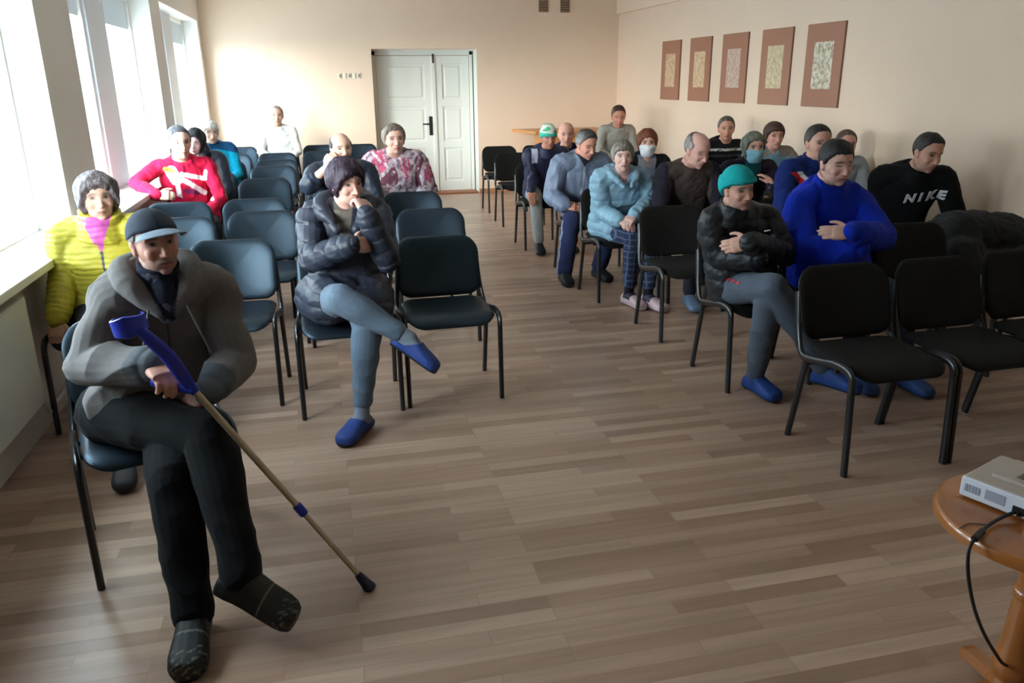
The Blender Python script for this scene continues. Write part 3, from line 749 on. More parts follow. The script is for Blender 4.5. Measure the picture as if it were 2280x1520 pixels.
# ---- hands
def hand(B, wrist, dirv, palm, curl=.5, side=1, size=1., spread=.05, thumb=.6, fingers=None):
    """palm, four unequal bent fingers and a thumb on the palm's side; palm: direction the palm faces; side: +1 / -1 thumb side"""
    w_ = np.array(wrist, float); d = unit(dirv); n = unit(np.array(palm, float)-d*np.dot(palm, d)); s = np.cross(d, n)*side
    L = .088*size
    rings = []
    for t, hw, th in ((-.12, .026, .02), (.12, .031, .019), (.45, .039, .017), (.8, .042, .0145), (1.0, .040, .011)):
        c = w_+d*L*t; ring = []
        for j in range(16):
            a = 2*math.pi*j/16; cx, sy = math.cos(a), math.sin(a)
            ring.append(c+s*(hw*size*np.sign(cx)*abs(cx)**.75)+n*(th*size*np.sign(sy)*abs(sy)**.8))
        rings.append(ring)
    B.rings(rings)
    ln = (.072, .080, .075, .058)
    for i in range(4):
        off = (.027-.0178*i)*size; a = spread*(1.5-i)/1.5
        base = w_+d*L*(.95-.05*abs(i-1.2))+s*off
        fd = unit(d+s*a); P = [base-fd*.012]; c = curl if fingers is None else fingers[i]; ang = 0; p = base
        for k, (fr, ca) in enumerate(((.46, .75), (.30, 1.0), (.24, .7))):
            ang += c*ca; v = fd*math.cos(ang)+n*math.sin(ang); 
            p = p+v*ln[i]*fr*size; P.append(p)
        B.chain(P, [.0092*size, .0092*size, .0084*size, .0072*size], 9, 3)
    tb = w_+d*L*.22+s*.024*size
    t1 = unit(d*.6+s*.75+n*.25); t2 = unit(d*.85+s*.35+n*.5*thumb); t3 = unit(d*.9+s*.05+n*.7*thumb)
    p1 = tb+t1*.034*size; p2 = p1+t2*.032*size; p3 = p2+t3*.026*size
    B.chain([tb-t1*.012, tb, p1, p2, p3], [.013*size, .015*size, .0115*size, .0098*size, .008*size], 9, 3)

# ---- torso rings
PROF_M = [(0, .165, .115), (.12, .172, .125), (.3, .160, .118), (.5, .162, .115), (.7, .176, .118), (.84, .158, .104), (.93, .112, .080), (1.0, .066, .062), (1.1, .056, .058)]
PROF_F = [(0, .175, .120), (.12, .180, .128), (.3, .155, .115), (.5, .158, .118), (.66, .166, .138), (.82, .142, .102), (.93, .100, .074), (1.0, .058, .056), (1.1, .05, .052)]
def torso(B, spine, yaw0, yaw1, prof, kw=1., kd=1., add=0., t0=0., t1=1.1, belly=0., n=28):
    S = [np.array(p, float) for p in spine]
    SP = np.array(spline(S, 10)); seg = np.r_[0, np.cumsum(np.linalg.norm(np.diff(SP, axis=0), axis=1))]; Ltot = seg[-1]
    def pos(t):
        if t <= 1: return np.array([np.interp(t*Ltot, seg, SP[:, i]) for i in range(3)])
        return SP[-1]+unit(SP[-1]-SP[-4])*(t-1)*Ltot
    rings = []
    for t in np.linspace(t0, t1, 22):
        w_ = np.interp(t, [p[0] for p in prof], [p[1] for p in prof])*kw+add
        dd = np.interp(t, [p[0] for p in prof], [p[2] for p in prof])*kd+add
        T = unit(pos(min(t+.03, 1.1))-pos(max(t-.03, 0)))
        y = math.radians(lerp(yaw0, yaw1, min(1, t))); Lx = V(math.cos(y), math.sin(y), 0)
        Lx = unit(Lx-T*np.dot(Lx, T)); F = np.cross(T, Lx)   # F points to the back
        c = pos(t); bl = belly*math.exp(-((t-.3)/.22)**2); ring = []
        for j in range(n):
            a = 2*math.pi*j/n; ca, sa = math.cos(a), math.sin(a); e = .82
            fx = np.sign(ca)*abs(ca)**e; fy = np.sign(sa)*abs(sa)**e
            ring.append(c+Lx*(w_*fx)+F*(dd*fy-(bl if fy < 0 else 0)*abs(fy)))
        rings.append(ring)
    B.rings(rings)
def foot(B, ankle, toe, up=(0, 0, 1), r=.045, length=.25, add=0., heel=.07):
    """foot or shoe: ankle joint, direction of the toes, up of the sole"""
    a = np.array(ankle, float); u = unit(up); d = unit(np.array(toe, float)-u*np.dot(toe, u)); s = np.cross(d, u); rings = []
    sole = a-u*(heel+add)
    for t, hw, top in ((-.27, .016, .035), (-.24, .030, .055), (-.12, .037, .082), (.0, .036, .10), (.15, .037, .088), (.35, .043, .066), (.55, .048, .052), (.66, .044, .043), (.73, .03, .034), (.75, .012, .022)):
        c = sole+d*(length*t); ring = []; hw = hw+add*.8; top = (top+2.2*add)*heel/.07
        for j in range(16):
            q = 2*math.pi*j/16; ca, sa = math.cos(q), math.sin(q)
            ring.append(c+s*(hw*np.sign(ca)*abs(ca)**.7)+u*(top*.5+top*.5*np.sign(sa)*abs(sa)**.75))
        rings.append(ring)
    B.rings(rings)
class Person:
    """joints of one seated person; every joint is a point of the place"""
    def __init__(s, name, label, chair, head, hh, hyaw=0, hpitch=0, hroll=0, yaw=0, syaw=None, female=False, kw=1., kd=1., voxel=.008, shoulder=.185, lean=0., wide=1., lift=0., neck_back=.03, scale=1.):
        cx, cy, rz = chair; s.name = name; s.vox = voxel; s.female = female; s.kw = kw; s.kd = kd
        s.root = thing('person', label, 'person', (cx, cy, 0)); s.base = V(cx, cy, 0)
        s.yaw = rz+yaw; s.syaw = s.yaw if syaw is None else syaw
        s.H = Head(head, hh, hyaw, hpitch, hroll, wide)
        y = math.radians(s.yaw); s.X = V(math.cos(y), math.sin(y), 0); s.F = V(math.sin(y), -math.cos(y), 0)     # F: forward
        y = math.radians(s.syaw); s.SX = V(math.cos(y), math.sin(y), 0); s.SF = V(math.sin(y), -math.cos(y), 0)
        s.pel = s.base+s.F*(-.075)+V(0, 0, .50+lift)
        s.nb = s.H.w((0, -.16, -.42))-V(0, 0, .018)                # base of the neck
        mid = lerp(s.pel, s.nb, .55)-s.F*(.045)
        s.spine = [s.pel, lerp(s.pel, mid, .5)-s.F*.012, mid, lerp(mid, s.nb, .6)-s.F*.015, s.nb]
        s.shw = shoulder
        sh = lerp(mid, s.nb, .75)
        s.sh = {k: sh+s.SX*(k*shoulder)-V(0, 0, .005) for k in (-1, 1)}
        s.hip = {k: s.pel+s.X*(k*.095)+s.F*.02+V(0, 0, .035) for k in (-1, 1)}
        s.knee = {k: s.base+s.X*(k*.14)+s.F*.37+V(0, 0, .515) for k in (-1, 1)}
        s.ank = {k: s.base+s.X*(k*.15)+s.F*.40+V(0, 0, .085) for k in (-1, 1)}
        s.toe = {k: s.F+s.X*k*.15 for k in (-1, 1)}; s.up = {-1: V(0, 0, 1), 1: V(0, 0, 1)}
        s.elb = {k: s.sh[k]+s.SX*(k*.06)+s.SF*.06-V(0, 0, .27) for k in (-1, 1)}
        s.wri = {k: s.base+s.X*(k*.07)+s.F*.17+V(0, 0, .63) for k in (-1, 1)}
        s.hd = {k: s.F*.7-s.X*k*.6-V(0, 0, .25) for k in (-1, 1)}
        s.palm = {-1: V(0, 0, -1), 1: V(0, 0, -1)}
        s.hk = {k: dict(curl=.35) for k in (-1, 1)}
        s.parts = {}
    def show(s):
        f = lambda a, b: round(float(np.linalg.norm(a-b)), 2)
        print(s.name, 'head', np.round(s.H.c, 2), 'spine', f(s.pel, s.nb), 'uarm', [f(s.sh[k], s.elb[k]) for k in (-1, 1)], 'farm', [f(s.elb[k], s.wri[k]) for k in (-1, 1)],
              'thigh', [f(s.hip[k], s.knee[k]) for k in (-1, 1)], 'shin', [f(s.knee[k], s.ank[k]) for k in (-1, 1)])
    def add(s, name, me, material, parent=None):
        setv(me, mv(me)-s.base); o = link(name, me, material, parent or s.root, smooth='all'); return o
    def body(s, skin, paintf=None, hands=(1, 1), **fp):
        B = Blob(); prof = PROF_F if s.female else PROF_M
        torso(B, s.spine, s.yaw, s.syaw, prof, s.kw*.90, s.kd*.88)
        B.chain([s.nb-V(0, 0, .06), s.nb-V(0, 0, .01), s.H.w((0, -.11, -.22)), s.H.w((0, -.08, 0))], [.058, .054, .052, .05], 16, 3)
        add_head(B, s.H)
        for k in (-1, 1):
            B.chain([lerp(s.nb, s.sh[k], .55)-V(0, 0, .045), s.sh[k]-V(0, 0, .012), lerp(s.sh[k], s.elb[k], .5), s.elb[k]], [.038, .042, .040, .036], 12, 3)
            B.chain([s.elb[k], lerp(s.elb[k], s.wri[k], .4), s.wri[k]], [.036, .036, .025], 12, 3)
            if hands[(k+1)//2]: hand(B, s.wri[k], s.hd[k], s.palm[k], side=s.hk[k].get('side', -k), **{a: b for a, b in s.hk[k].items() if a != 'side'})
            B.chain([s.hip[k], lerp(s.hip[k], s.knee[k], .5), s.knee[k]], [.075, .066, .052], 12, 3)
            B.chain([s.knee[k], lerp(s.knee[k], s.ank[k], .35), lerp(s.knee[k], s.ank[k], .7), s.ank[k]], [.052, .050, .038, .034], 12, 3)
            foot(B, s.ank[k], s.toe[k], s.up[k], length=.228)
        me = B.fuse(s.vox, 2); P = mv(me); N = mn(me)
        P = face_shape(P, N, s.H); setv(me, P)
        C = face_paint(P, s.H, skin, **fp)
        if paintf is not None: C = paintf(P, C)
        paint(me, C); return s.add('body', me, M_skin)
    def top(s, name, color, add=.014, arm=(.064, .058, .053, .048, .043), material=None, t0=-.02, t1=1.0, vox=None, fold=.005, ffreq=7., seed=3, hem=None, collar=None, cuff=.0, quilt=None, paintf=None, belly=0., smooth=4, extra=None, sleeve=1.0, arms=(1, 1)):
        """jacket, sweater or shirt; collar: (height, radius) of a stand-up collar; quilt: (spacing, depth)"""
        B = Blob(); prof = PROF_F if s.female else PROF_M
        torso(B, s.spine, s.yaw, s.syaw, prof, s.kw, s.kd, add, t0, t1, belly)
        for k in (-1, 1):
            if not arms[(k+1)//2]: continue
            a = np.array(arm)
            B.chain([lerp(s.nb, s.sh[k], .28)-V(0, 0, .020), lerp(s.nb, s.sh[k], .66)-V(0, 0, .006), s.sh[k], lerp(s.sh[k], s.elb[k], .5), s.elb[k]], [a[0]*.85, a[0]*.95, a[0], a[1], a[2]], 16, 4)
            e = lerp(s.elb[k], s.wri[k], sleeve)
            B.chain([s.elb[k], lerp(s.elb[k], e, .5), lerp(s.elb[k], e, .88), e-unit(e-s.elb[k])*.005], [a[2], (a[3]+a[2])/2, a[3], a[4]+cuff], 16, 4)
        if collar:
            h, r = collar[:2]; u = unit(s.H.w((0, -.08, -.3))-s.nb); c = s.nb+V(0, 0, -.02)
            B.chain([c-u*.05, c, c+u*h*.5, c+u*h], [r*1.25, r*1.1, r*1.0, r*.98], 24, 3, ends=False)
        if hem:
            for p0, p1, r0, r1 in hem: B.chain([p0, lerp(p0, p1, .5), p1], [r0, (r0+r1)/2, r1], 18, 3)
        if extra: extra(B)
        me = B.fuse(vox or s.vox, smooth)
        if quilt:
            sp, dep = quilt; P = mv(me); N = mn(me); ph = P[:, 2].copy()
            for k in (-1, 1):      # bands run round the sleeves
                a, b = s.elb[k], s.wri[k]; t = ((P-a)@unit(b-a)); d = np.linalg.norm(P-a-np.outer(t, unit(b-a)), axis=1)
                ph = np.where((d < .085) & (t > -.02) & (t < np.linalg.norm(b-a)+.03), t, ph)
            ph = ph+.006*vnoise(P, 9, seed+5)
            setv(me, P+N*(dep*(np.abs(np.sin(math.pi*ph/sp))**.6-.7))[:, None])
        if fold:
            folds(me, fold, ffreq, seed)
        P = mv(me); C = np.tile(rgb(*color), (len(P), 1))
        if paintf is not None: C = paintf(P, C, s)
        paint(me, C); return s.add(name, me, material or M_cloth)
    def trousers(s, color, add=.014, vox=None, fold=.005, seed=9, to=.9, paintf=None, r=(.088, .078, .066, .062, .055, .05), name='trousers'):
        B = Blob(); B.ell(s.pel+V(0, 0, .06), (.175*s.kw+.01, .125*s.kd+.01, .10), None, 20)
        for k in (-1, 1):
            B.chain([s.hip[k]-s.F*.04, s.hip[k], lerp(s.hip[k], s.knee[k], .5), s.knee[k]], [r[0]*.9, r[0], r[1], r[2]], 18, 4)
            e = lerp(s.knee[k], s.ank[k], to)
            B.chain([s.knee[k], lerp(s.knee[k], e, .35), lerp(s.knee[k], e, .7), e], [r[2], r[3], r[4], r[5]], 18, 4)
        me = B.fuse(vox or s.vox, 4)
        if fold: folds(me, fold*1.2, V(3.6, 3.6, 5.5), seed)
        P = mv(me); C = np.tile(rgb(*color), (len(P), 1))
        if paintf is not None: C = paintf(P, C, s)
        paint(me, C); return s.add(name, me, M_cloth)
    def shoes(s, color, sole=(30, 30, 32), add=.007, name='shoe', which=(-1, 1), vox=.005, paintf=None, cut=None):
        for k in which:
            B = Blob(); foot(B, s.ank[k], s.toe[k], s.up[k], add=add, length=.262)
            u = unit(s.up[k])
            me = B.fuse(vox, 2)
            P = mv(me); h = (P-s.ank[k])@u
            C = np.tile(rgb(*color), (len(P), 1)); C[h < -.07-add+.018] = rgb(*sole)
            if paintf is not None: C = paintf(P, C, s, k)
            if cut is not None:      # slippers: open above the instep
                d = unit(s.toe[k]-u*np.dot(s.toe[k], u)); t = (P-s.ank[k])@d
                lim = -.035+np.clip((t-.0)/.06, 0, 1)*.05 + np.clip((-t-.02)/.03, 0, 1)*.0
                over = np.maximum(0, h-lim); P2 = P-np.outer(over*.95, u); setv(me, P2)
            paint(me, C); s.add(name, me, M_shoe)
    def socks(s, color, k, up_to=.25):
        B = Blob(); a = s.ank[k]; e = lerp(a, s.knee[k], up_to)
        B.chain([e, lerp(e, a, .6), a], [.042, .038, .040], 14, 3); foot(B, a, s.toe[k], s.up[k], add=.002)
        me = B.fuse(.006, 3); paint(me, rgb(*color)); s.add('sock', me, M_cloth)
    def hair(s, line, color, thick=.05, back=None, rough=.35, soft=.05, bald=None, seed=1, top=None, name='hair', parent=None, extra=None, grey=None, material=None, irr=None):
        irr = (.006 if line in (SHORT, RECED) else .018) if irr is None else irr
        bk = thick if back is None else back; tp = thick if top is None else top
        def tf(p, az):
            t = lerp(thick, bk, sstep(az, 1.0, 2.2)); return lerp(t, tp, sstep(p[:, 2], .2, .42))
        me = headshell(s.H, tf, hair_mask(line, soft, bald, irr), rough=rough, seed=seed, extra=extra)
        P = s.H.l(mv(me)); n = vnoise(P, V(11, 11, 2.2), seed+3, 2)
        c = rgb(*color); C = np.tile(c, (len(P), 1))*(1+.45*n)[:, None]
        if grey is not None:
            w_ = (sstep(np.abs(P[:, 0])+.12*sstep(-P[:, 2], -.2, .1)+.03*n, .22, .40)*.8)[:, None]; C = C*(1-w_)+rgb(*grey)*w_
        paint(me, np.clip(C, 0, 1)); return s.add(name, me, material or M_hair, parent)
# ------------------------------------------------------------------ people: who sits where
def loc(s, P):
    d = P-s.nb
    return d@s.SX, d@s.SF, d[:, 2]
def vneck(col, half, depth, top=.06):
    def f(P, C, s):
        x, y, z = loc(s, P); m = (y > -.02) & (np.abs(x) < half*np.clip((z+depth)/depth, 0, 1.5)) & (z < top) & (z > -depth)
        C[m] = rgb(*col); return C
    return f
def seg_dist(x, z, a, b):
    ax, az = a; bx, bz = b; L2 = (bx-ax)**2+(bz-az)**2; t = np.clip(((x-ax)*(bx-ax)+(z-az)*(bz-az))/L2, 0, 1)
    return np.hypot(x-ax-t*(bx-ax), z-az-t*(bz-az))
def zipper(col, x0=0., w_=.006, z0=-.5, z1=.05):
    def f(P, C, s):
        x, y, z = loc(s, P); C[(y > 0) & (np.abs(x-x0) < w_) & (z < z1) & (z > z0)] = rgb(*col); return C
    return f
def both(*fs):
    def f(P, C, s):
        for g in fs: C = g(P, C, s)
        return C
    return f
def chairpos(i): return (CH[i][0], CH[i][1], CH[i][2])
SK = (214, 172, 152); SK2 = (204, 158, 136); SK3 = (196, 146, 124)

# 1 -- man in front with the cap and the crutch
s = Person('man_cap', 'man in a grey hoodie and dark cap in front with crossed legs, holding a crutch', (-.69, 2.90, 17), at(345, 541, 2.74), .206, hyaw=29, hpitch=-3, hroll=3, yaw=0, voxel=.0038, shoulder=.185, kw=1.05, kd=1.05)
sh = s.F*.12; s.pel += sh; s.spine[0] = s.pel; s.spine[1] += sh*.7; s.spine[2] += sh*.25
for k in (-1, 1): s.hip[k] = s.pel+s.X*(k*.09)+s.F*.02+V(0, 0, .04)
s.hip[-1] = s.hip[-1]-s.X*.03+V(0, 0, .02)
s.knee = {-1: V(-.425, 2.49, .57), 1: V(-.545, 2.45, .455)}; s.ank = {-1: V(-.335, 2.19, .215), 1: V(-.50, 2.23, .082)}
s.toe = {-1: V(.85, -.35, -.42), 1: V(.0, -1, 0)}; s.up = {-1: V(.35, -.2, .85), 1: V(0, 0, 1)}
s.sh[-1] = s.sh[-1]+V(.03, 0, -.03); s.sh[1] = s.sh[1]+V(-.005, 0, -.015)
s.elb = {-1: at(200, 810, 2.68), 1: at(528, 800, 2.78)}; s.wri = {-1: at(341, 814, 2.52), 1: at(468, 868, 2.60)}
s.hd = {-1: V(.52, -.80, -.10), 1: unit(V(-.6, .1, -.35))}
s.palm = {-1: V(.05, -.2, -1), 1: V(0, .6, -.8)}
s.hk = {-1: dict(curl=.95, spread=.06, thumb=.9, size=1.1), 1: dict(curl=.5)}
s.show(); man = s
def moust(P, C):
    q = man.H.l(P); m = np.exp(-(np.abs(q[:, 0])/.11)**4-((q[:, 2]+.238)/.028)**4)*(q[:, 1] > .2)*.8; return C*(1-m[:, None])+rgb(128, 116, 108)*m[:, None]
s.body((186, 136, 116), paintf=moust, stubble=.45, brow=(96, 84, 76), lips=(140, 90, 82), eyes='narrow', blush=.4)
s.hair(SHORT, (120, 112, 106), .018, rough=.2)
capline = [(0, .25), (60, .20), (90, .12), (180, -.02)]
me = headshell(s.H, lambda p, az: .045+.0*p[:, 2], hair_mask(capline, .02), rough=.0)
P = s.H.l(mv(me)); C = np.tile(rgb(62, 68, 78), (len(P), 1)); C[(np.abs(P[:, 0]) < .012) & (P[:, 2] > .2)] *= .6; paint(me, C)
capo = s.add('cap', me, M_cloth)
capo['label'] = 'dark slate baseball cap'
B = Blob(); top, bot = [], []
n = 24
for off in (0, 1):
    pass
rings = []
for t in np.linspace(-1, 1, 25):
    a = t*1.02; ring = []
    for r_, dz in ((.30, .012), (.47, .012), (.64, .012), (.68, 0), (.64, -.012), (.47, -.012), (.30, -.012)):
        rr = .36+(r_-.30)*math.cos(t*1.45)*.95
        ring.append(s.H.w((math.sin(a)*rr*1.02, math.cos(a)*rr*1.08+.0, .245-.13*(r_-.3)-.12*t*t*(.4+r_)+dz*.8)))
    rings.append(ring)
B.rings(rings); me = bpy.data.meshes.new('visor'); me.from_pydata(B.v, [], B.f); me.update(); paint(me, rgb(128, 142, 156)); s.add('visor', me, M_cloth, capo)
def hoodf(B):
    c = s.nb+V(0, 0, -.005)-s.SF*.01
    B.chain([c+s.SX*.02+s.SF*.115-V(0, 0, .10), c+s.SX*.095+s.SF*.05-V(0, 0, .015), c+s.SX*.085-s.SF*.07+V(0, 0, .02), c-s.SF*.115+V(0, 0, .02), c-s.SX*.085-s.SF*.07+V(0, 0, .02), c-s.SX*.095+s.SF*.05-V(0, 0, .015), c-s.SX*.02+s.SF*.115-V(0, 0, .10)], [.016, .034, .042, .045, .042, .034, .016], 14, 4)
    B.ell(c-s.SF*.13-V(0, 0, .06), (.12, .06, .10), None)
def hoodp(P, C, s):
    x, y, z = loc(s, P); m = (y > .035) & (np.abs(x) < .05*np.clip((z+.16)/.14, 0, 1)) & (z > -.16) & (z < .05); C[m] = rgb(34, 38, 50)
    C[(y > 0) & (np.abs(x) < .004) & (z < -.15) & (z > -.30)] = rgb(70, 68, 68)
    for k in (-1, 1):
        e_ = unit(s.wri[k]-s.elb[k]); t_ = (P-s.wri[k])@e_; d_ = np.linalg.norm(P-s.wri[k]-np.outer(t_, e_), axis=1); C[(t_ > -.055) & (d_ < .075)] = rgb(82, 86, 90)
    return C
s.top('hooded_sweatshirt', (104, 100, 98), add=.022, arm=(.074, .074, .070, .062, .050), t0=.06, fold=.017, ffreq=V(3.2, 3.2, 4.4), seed=11, extra=hoodf, paintf=hoodp, belly=.03,
      hem=[(s.pel+V(0, 0, .10)-s.X*.09+s.F*.03, s.pel+V(0, 0, .10)+s.X*.09+s.F*.03, .125, .125)])
B = Blob(); u_ = unit(s.H.w((0, -.08, -.3))-s.nb); c_ = s.nb+s.SF*.012; B.chain([c_-u_*.05, c_-u_*.02, c_+u_*.015, c_+u_*.045], [.085, .074, .066, .066], 24, 3, ends=False); B.chain([c_+s.SF*.03+u_*.0, c_+s.SF*.065-V(0, 0, .06), c_+s.SF*.085-V(0, 0, .12)], [.03, .038, .03], 14, 3); me = B.fuse(.0045, 2); P = mv(me); C = np.tile(rgb(34, 38, 52), (len(P), 1)); C[(vnoise(P, 18, 77) > .45)] = rgb(96, 96, 112); paint(me, C); s.add('shirt_collar', me, M_cloth)
for k, x in ((-1, -.045), (1, .045)):
    a = s.nb+s.SX*(x*1.3)+s.SF*.132-V(0, 0, .09); b = s.nb+s.SX*(x*2.4)+s.SF*.158-V(0, 0, .25)
    me = bpy.data.meshes.new('cord'); B = Blob(); B.chain([a, lerp(a, b, .5)+s.SF*.012, b], [.0035]*3, 8, 4); me.from_pydata(B.v, [], B.f); me.update(); paint(me, rgb(104, 100, 98)); s.add('drawstring', me, M_cloth)
s.trousers((13, 14, 16), add=.014, fold=.006, seed=4, to=.96, r=(.112, .098, .08, .076, .066, .062))
for k in (-1, 1): s.socks((16, 16, 18), k, .12)
def clogp(P, C, s, k):
    d = unit(s.toe[k]); t = (P-s.ank[k])@d; n = vnoise(P, 60, 3); C[(t > .135) & (n > .35)] = rgb(86, 86, 78); C[(np.abs(t-.085) < .003)] = rgb(90, 90, 82); return C
s.shoes((16, 18, 16), (10, 11, 11), add=.014, name='clog', vox=.004, paintf=clogp)

# crutch held by the man
M_blue = mat('blue_plastic', (28, 48, 168), .35, .06, 8, spec=.5); M_alu = mat('worn_aluminium', (176, 166, 140), .35, .06, 20, metal=.7); M_rub = mat('dark_blue_rubber', (24, 36, 62), .6, .1, 20)
tip = V(.045, 2.36, .0); gp = at(432, 868, 2.42); ax = unit(gp-tip); CL = np.linalg.norm(gp-tip)
t = thing('crutch', 'blue elbow crutch with an aluminium pole leaning across the front man\'s lap', 'crutch', tip)
tv = lambda p: Vector(np.asarray(p, float)-tip)
MB().tube([tv(tip+ax*(CL*.42)), tv(gp)], .0105, n=16).build('tube', M_alu, t)
MB().tube([tv(tip+ax*.03), tv(tip+ax*(CL*.44))], .0088, n=16).build('lower_tube', M_alu, t)
MB().tube([tv(tip+ax*(CL*.40)), tv(tip+ax*(CL*.405)), tv(tip+ax*(CL*.445)), tv(tip+ax*(CL*.45))], [.013, .0155, .0155, .013], n=18).build('height_collar', M_blue, t)
MB().tube([tv(tip), tv(tip+ax*.008), tv(tip+ax*.03), tv(tip+ax*.06), tv(tip+ax*.075)], [.021, .022, .018, .015, .011], n=20).build('rubber_tip', M_rub, t)
cu = at(298, 722, 2.37); mid = at(372, 790, 2.40)
hs = MB().tube([tv(p) for p in spline([gp-ax*.01, gp+ax*.03, lerp(gp, mid, .6), mid, lerp(mid, cu, .55), lerp(mid, cu, .8)], 5)], [.015+.008*math.sin(min(1, i/25)*3.14) for i in range(26)], [.013]*26, n=14, up=(0, 1, 0)).build('forearm_shaft', M_blue, t)
ca = unit(V(-.18, .05, 1)); ef = unit(V(0, -1, .3)-ca*np.dot(V(0, -1, .3), ca)); cs = unit(np.cross(ca, ef)); cs = cs if cs[0] < 0 else -cs
mbc = MB(); ringsC = []; cc = cu-ef*.045+cs*.022-ca*.005
for j in range(21):
    q = math.radians(-125+250*j/20); ring = []; wd_ = .034-.010*abs(math.sin(q))
    for dr_, dl in ((.043, -1), (.049, -.92), (.049, .92), (.043, 1)):
        ring.append(tv(cc+cs*(dr_*math.sin(q))+ef*(dr_*math.cos(q))+ca*(dl*wd_)))
    ringsC.append(ring)
mbc.rings(ringsC); mbc.build('arm_cuff', M_blue, t)
hg = at(340, 850, 2.475)
MB().tube([tv(gp-ax*.0), tv(lerp(gp, hg, .3)), tv(lerp(gp, hg, .7)), tv(hg)], [.015, .0165, .017, .014], n=16).build('hand_grip', M_blue, t)

# 2 -- woman in yellow by the radiator
s = Person('woman_yellow', 'grey haired woman in a yellow quilted jacket and pink top by the radiator', (-1.15, 4.27, 0), at(217, 440, 4.2), .222, hyaw=21, hpitch=-2, female=True, voxel=.006, shoulder=.185, kw=1.12, kd=1.15)
s.elb = {-1: at(142, 605, 4.25), 1: s.elb[1]}; s.wri = {-1: at(128, 712, 4.10), 1: s.wri[1]}; s.hd = {-1: V(-.12, -.35, -.75), 1: s.hd[1]}; s.palm = {-1: V(.25, .9, -.5), 1: V(0, 0, -1)}; s.hk[-1] = dict(curl=.55, spread=.2)
s.knee = {-1: V(-1.06, 3.86, .51), 1: V(-.87, 3.86, .51)}; s.ank = {-1: V(-.95, 3.46, .085), 1: V(-.80, 3.52, .085)}; s.toe = {-1: V(.15, -1, .1), 1: V(.2, -1, .1)}
s.show()
s.body(SK, eyes='narrow', brow=(110, 96, 90))
s.hair([(0, .25), (28, .20), (48, .02), (66, -.18), (82, -.30), (130, -.40), (180, -.42)], (108, 100, 102), .125, .12, top=.08, rough=.3, seed=4)
s.top('quilted_jacket', (188, 178, 62), add=.022, arm=(.074, .072, .066, .060, .050), fold=.004, vox=.0055, quilt=(.027, .0045), collar=(.07, .098), material=M_nylon, seed=5, t0=-.04, smooth=3,
      paintf=both(vneck((206, 96, 176), .06, .15, .03), zipper((70, 76, 92), 0, .006, -.6, -.14)))
s.trousers((40, 42, 48), vox=.012); s.shoes((40, 40, 44), vox=.01)

# 7 -- woman with crossed legs
s = Person('woman_crossed', 'dark purple haired woman in a dark padded coat, legs crossed, hand on chin', (.06, 4.14, 0), at(772, 406, 4.12), .222, hyaw=28, hpitch=8, hroll=3, female=True, voxel=.0044, shoulder=.165, kw=1.05, kd=1.1)
sh = s.F*.06; s.pel += sh; s.spine[0] = s.pel; s.spine[1] += sh*.7
for k in (-1, 1): s.hip[k] = s.pel+s.X*(k*.095)+s.F*.02+V(0, 0, .04)
s.knee = {-1: V(.035, 3.74, .665), 1: V(.15, 3.74, .525)}; s.ank = {-1: V(.345, 3.66, .465), 1: V(.09, 3.66, .082)}
s.toe = {-1: V(.75, -.45, -.5), 1: V(-.55, -.85, 0)}; s.up = {-1: V(.5, -.1, .85), 1: V(0, 0, 1)}
s.elb = {-1: at(694, 578, 4.02), 1: at(862, 578, 3.98)}; s.wri = {-1: at(782, 545, 3.86), 1: at(816, 476, 3.90)}
s.hd = {-1: V(.8, .42, -.12), 1: unit(at(797, 432, 3.98)-at(816, 476, 3.90))}; s.palm = {-1: V(0, 1, -.2), 1: V(-.5, .8, .1)}
s.hk = {-1: dict(curl=.4), 1: dict(curl=.95, thumb=.4)}
s.show()
s.body((206, 164, 150), eyes='narrow', brow=(60, 44, 50), lips=(160, 84, 90))
s.hair([(0, .24), (26, .18), (46, .04), (64, -.16), (82, -.30), (130, -.42), (180, -.46)], (44, 30, 46), .07, .10, rough=.5, seed=8)
def furry(B):
    c = s.nb+V(0, 0, -.02)
    B.chain([c+s.SX*.05+s.SF*.12-V(0, 0, .10), c+s.SX*.115+s.SF*.04-V(0, 0, .0), c+s.SX*.09-s.SF*.07+V(0, 0, .03), c-s.SF*.11+V(0, 0, .03), c-s.SX*.09-s.SF*.07+V(0, 0, .03), c-s.SX*.115+s.SF*.04-V(0, 0, .0), c-s.SX*.05+s.SF*.12-V(0, 0, .10)], [.024, .040, .046, .048, .046, .040, .024], 14, 4)
def purp(P, C, s):
    x, y, z = loc(s, P); m = (y > .03) & (y < .17) & (np.abs(x+.01) < .045*np.clip((z+.26)/.22, 0, 1)) & (z > -.26) & (z < .05); C[m] = rgb(96, 92, 86); return C
s.top('padded_coat', (38, 44, 58), add=.024, arm=(.076, .073, .066, .060, .050), fold=.005, seed=21, quilt=(.075, .008), t0=-.06, extra=furry, paintf=purp, material=M_nylon,
      hem=[(s.pel+V(0, 0, .07)-s.X*.12-s.F*.02, lerp(s.hip[-1], s.knee[-1], .50)+V(-.02, 0, .0), .14, .118), (s.pel+V(0, 0, .07)+s.X*.12-s.F*.02, lerp(s.hip[1], s.knee[1], .52)+V(.03, 0, .03), .14, .118), (s.pel+V(0, 0, .08), s.pel+s.F*.16+V(0, 0, .09), .14, .11)])
def pocket(P, C, s): return C
s.trousers((92, 108, 124), fold=.0045, seed=6, to=.82, r=(.098, .088, .072, .070, .056, .048))
for k in (-1, 1): s.socks((118, 128, 142), k, .34)
s.shoes((34, 62, 132), (24, 26, 32), add=.008, name='slipper', vox=.004, cut=True)
def mk(name, label, ci, hx, yt, yc, Y, hh, **kw):
    return Person(name, label, chairpos(ci), at(hx, (yt+yc)/2+2, Y), hh, **kw)
